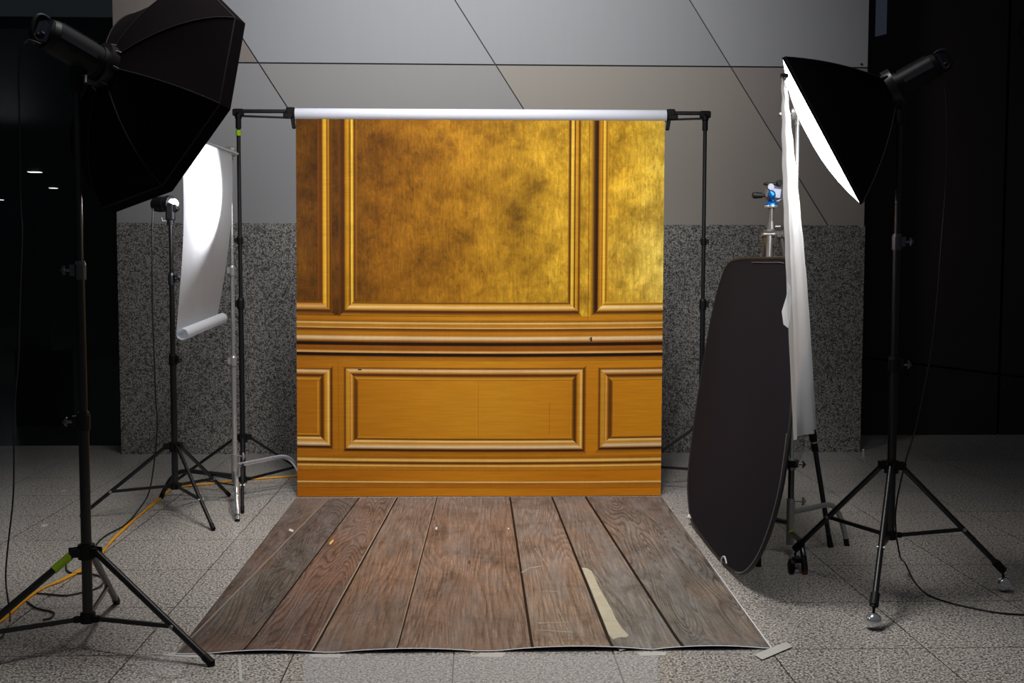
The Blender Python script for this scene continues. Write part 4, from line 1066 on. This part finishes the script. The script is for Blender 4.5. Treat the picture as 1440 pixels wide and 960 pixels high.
cable('power_cable', [aty(x, y, cD.y - 0.05) for x, y in ((1313, 112), (1328, 118), (1331, 170), (1330, 260), (1324, 340), (1318, 420), (1310, 490), (1300, 545), (1288, 600))] + [V((cD.x + 0.06, cD.y + 0.02, 0.55)), V((cD.x + 0.03, cD.y + 0.02, 0.35)), V((cD.x + 0.03, cD.y - 0.04, 0.19)), fl(1273, 792, .05), fl(1287, 819, .006), fl(1305, 836, .005), fl(1335, 847, .005), fl(1370, 855, .005), fl(1410, 862, .005), fl(1460, 865, .005)], 0.0038, M['cable_rubber'],
      'black cable running from the right flash down its stand and off across the floor')
for off, lb in ((0.0, 'upper of the two orange extension cords snaking across the left floor'), (0.014, 'lower of the two orange extension cords snaking across the left floor')):
    base = [(440, 667), (395, 670), (340, 674), (300, 679), (262, 683), (240, 688), (222, 701), (204, 717), (182, 737), (160, 758), (142, 777), (118, 797), (88, 814), (58, 828), (38, 842), (12, 862), (-25, 888)]
    cable('extension_cord', [fl(x, y, 0.006) + V((off * 0.8 * math.sin(i * 1.3) + off * 0.3, -off * 1.2, 0)) for i, (x, y) in enumerate(base)], 0.0050, M['orange_rubber'], lb, 'extension cord')
cable('floor_cable', [fl(x, y, 0.006) for x, y in ((93, 792), (94, 802), (105, 806), (125, 806), (142, 811), (146, 817), (138, 826), (118, 832), (92, 837), (66, 835), (52, 834))], 0.0042, M['cable_rubber'], 'black cable looping on the floor behind the left foreground stand')
cable('floor_cable', [fl(x, y, 0.006) for x, y in ((38, 846), (52, 855), (70, 859), (76, 863), (70, 869), (60, 871))], 0.0042, M['cable_rubber'], 'short end of black cable curling on the floor at far left')
cable('floor_cable', [fl(x, y, 0.007) for x, y in ((252, 683), (275, 678), (292, 676), (318, 680), (340, 683))], 0.004, M['cable_rubber'], 'black cable lying on the floor between the second stand and the chrome stand')

# ============================================================ LIGHT
W = bpy.data.worlds.new('world'); bpy.context.scene.world = W; W.use_nodes = True
W.node_tree.nodes['Background'].inputs[0].default_value = (0.75, 0.8, 0.9, 1); W.node_tree.nodes['Background'].inputs[1].default_value = 0.055
def lamp(name, typ, loc, target, power, color=(1, 1, 1), **kw):
    l = bpy.data.lights.new(name, typ); l.energy = power; l.color = color
    for k, v in kw.items(): setattr(l, k, v)
    o = bpy.data.objects.new(name, l); col.objects.link(o); o.location = loc
    o.rotation_euler = (V(target) - V(loc)).to_track_quat('-Z', 'Y').to_euler(); return o
lamp('overhead_fill', 'SPOT', (-0.4, 4.6, 6.2), (-0.4, 4.9, 0), 860, (1, 0.985, 0.96), spot_size=math.radians(78), spot_blend=1.0, shadow_soft_size=0.7)  # unseen fill added high above the set to light the floor
lamp('front_fill', 'SPOT', (0.1, 3.0, 4.7), (0.1, 7.1, 0.35), 660, (1, 0.99, 0.98), spot_size=math.radians(54), spot_blend=1.0, shadow_soft_size=0.3)  # unseen fill added to brighten backdrop and mat
lamp('wall_fill', 'SPOT', (-0.2, 5.4, 4.5), (-0.1, 9.0, 3.2), 500, (0.98, 0.985, 1), spot_size=math.radians(98), spot_blend=1.0, shadow_soft_size=0.4)  # unseen fill added to light the back wall
fb = sb + nB * 0.06
sp0 = C0 + nD * 0.14
lamp('softbox_lamp', 'SPOT', sp0, aty(1108, 380, 4.7), 60, (1, 0.99, 0.97), spot_size=math.radians(80), spot_blend=1.0, shadow_soft_size=0.12)
lamp('hall_fill', 'POINT', (-6.5, 16, 2.6), (0, 0, 0), 7, (0.95, 0.97, 1), shadow_soft_size=0.3)  # weak unseen fill added to lift the blacks of the hall
lamp('flash_lamp', 'SPOT', fb, fb + V((0.25, -0.30, 0.06)), 150, (1, 0.98, 1), shadow_soft_size=0.015, spot_size=math.radians(115), spot_blend=1.0)

sc_ = bpy.context.scene
sc_.view_settings.view_transform = 'Standard'; sc_.view_settings.look = 'None'; sc_.view_settings.exposure = 0; sc_.view_settings.gamma = 1
sc_.cycles.max_bounces = 6; sc_.cycles.transparent_max_bounces = 8; sc_.cycles.sample_clamp_indirect = 4; sc_.cycles.use_denoising = True
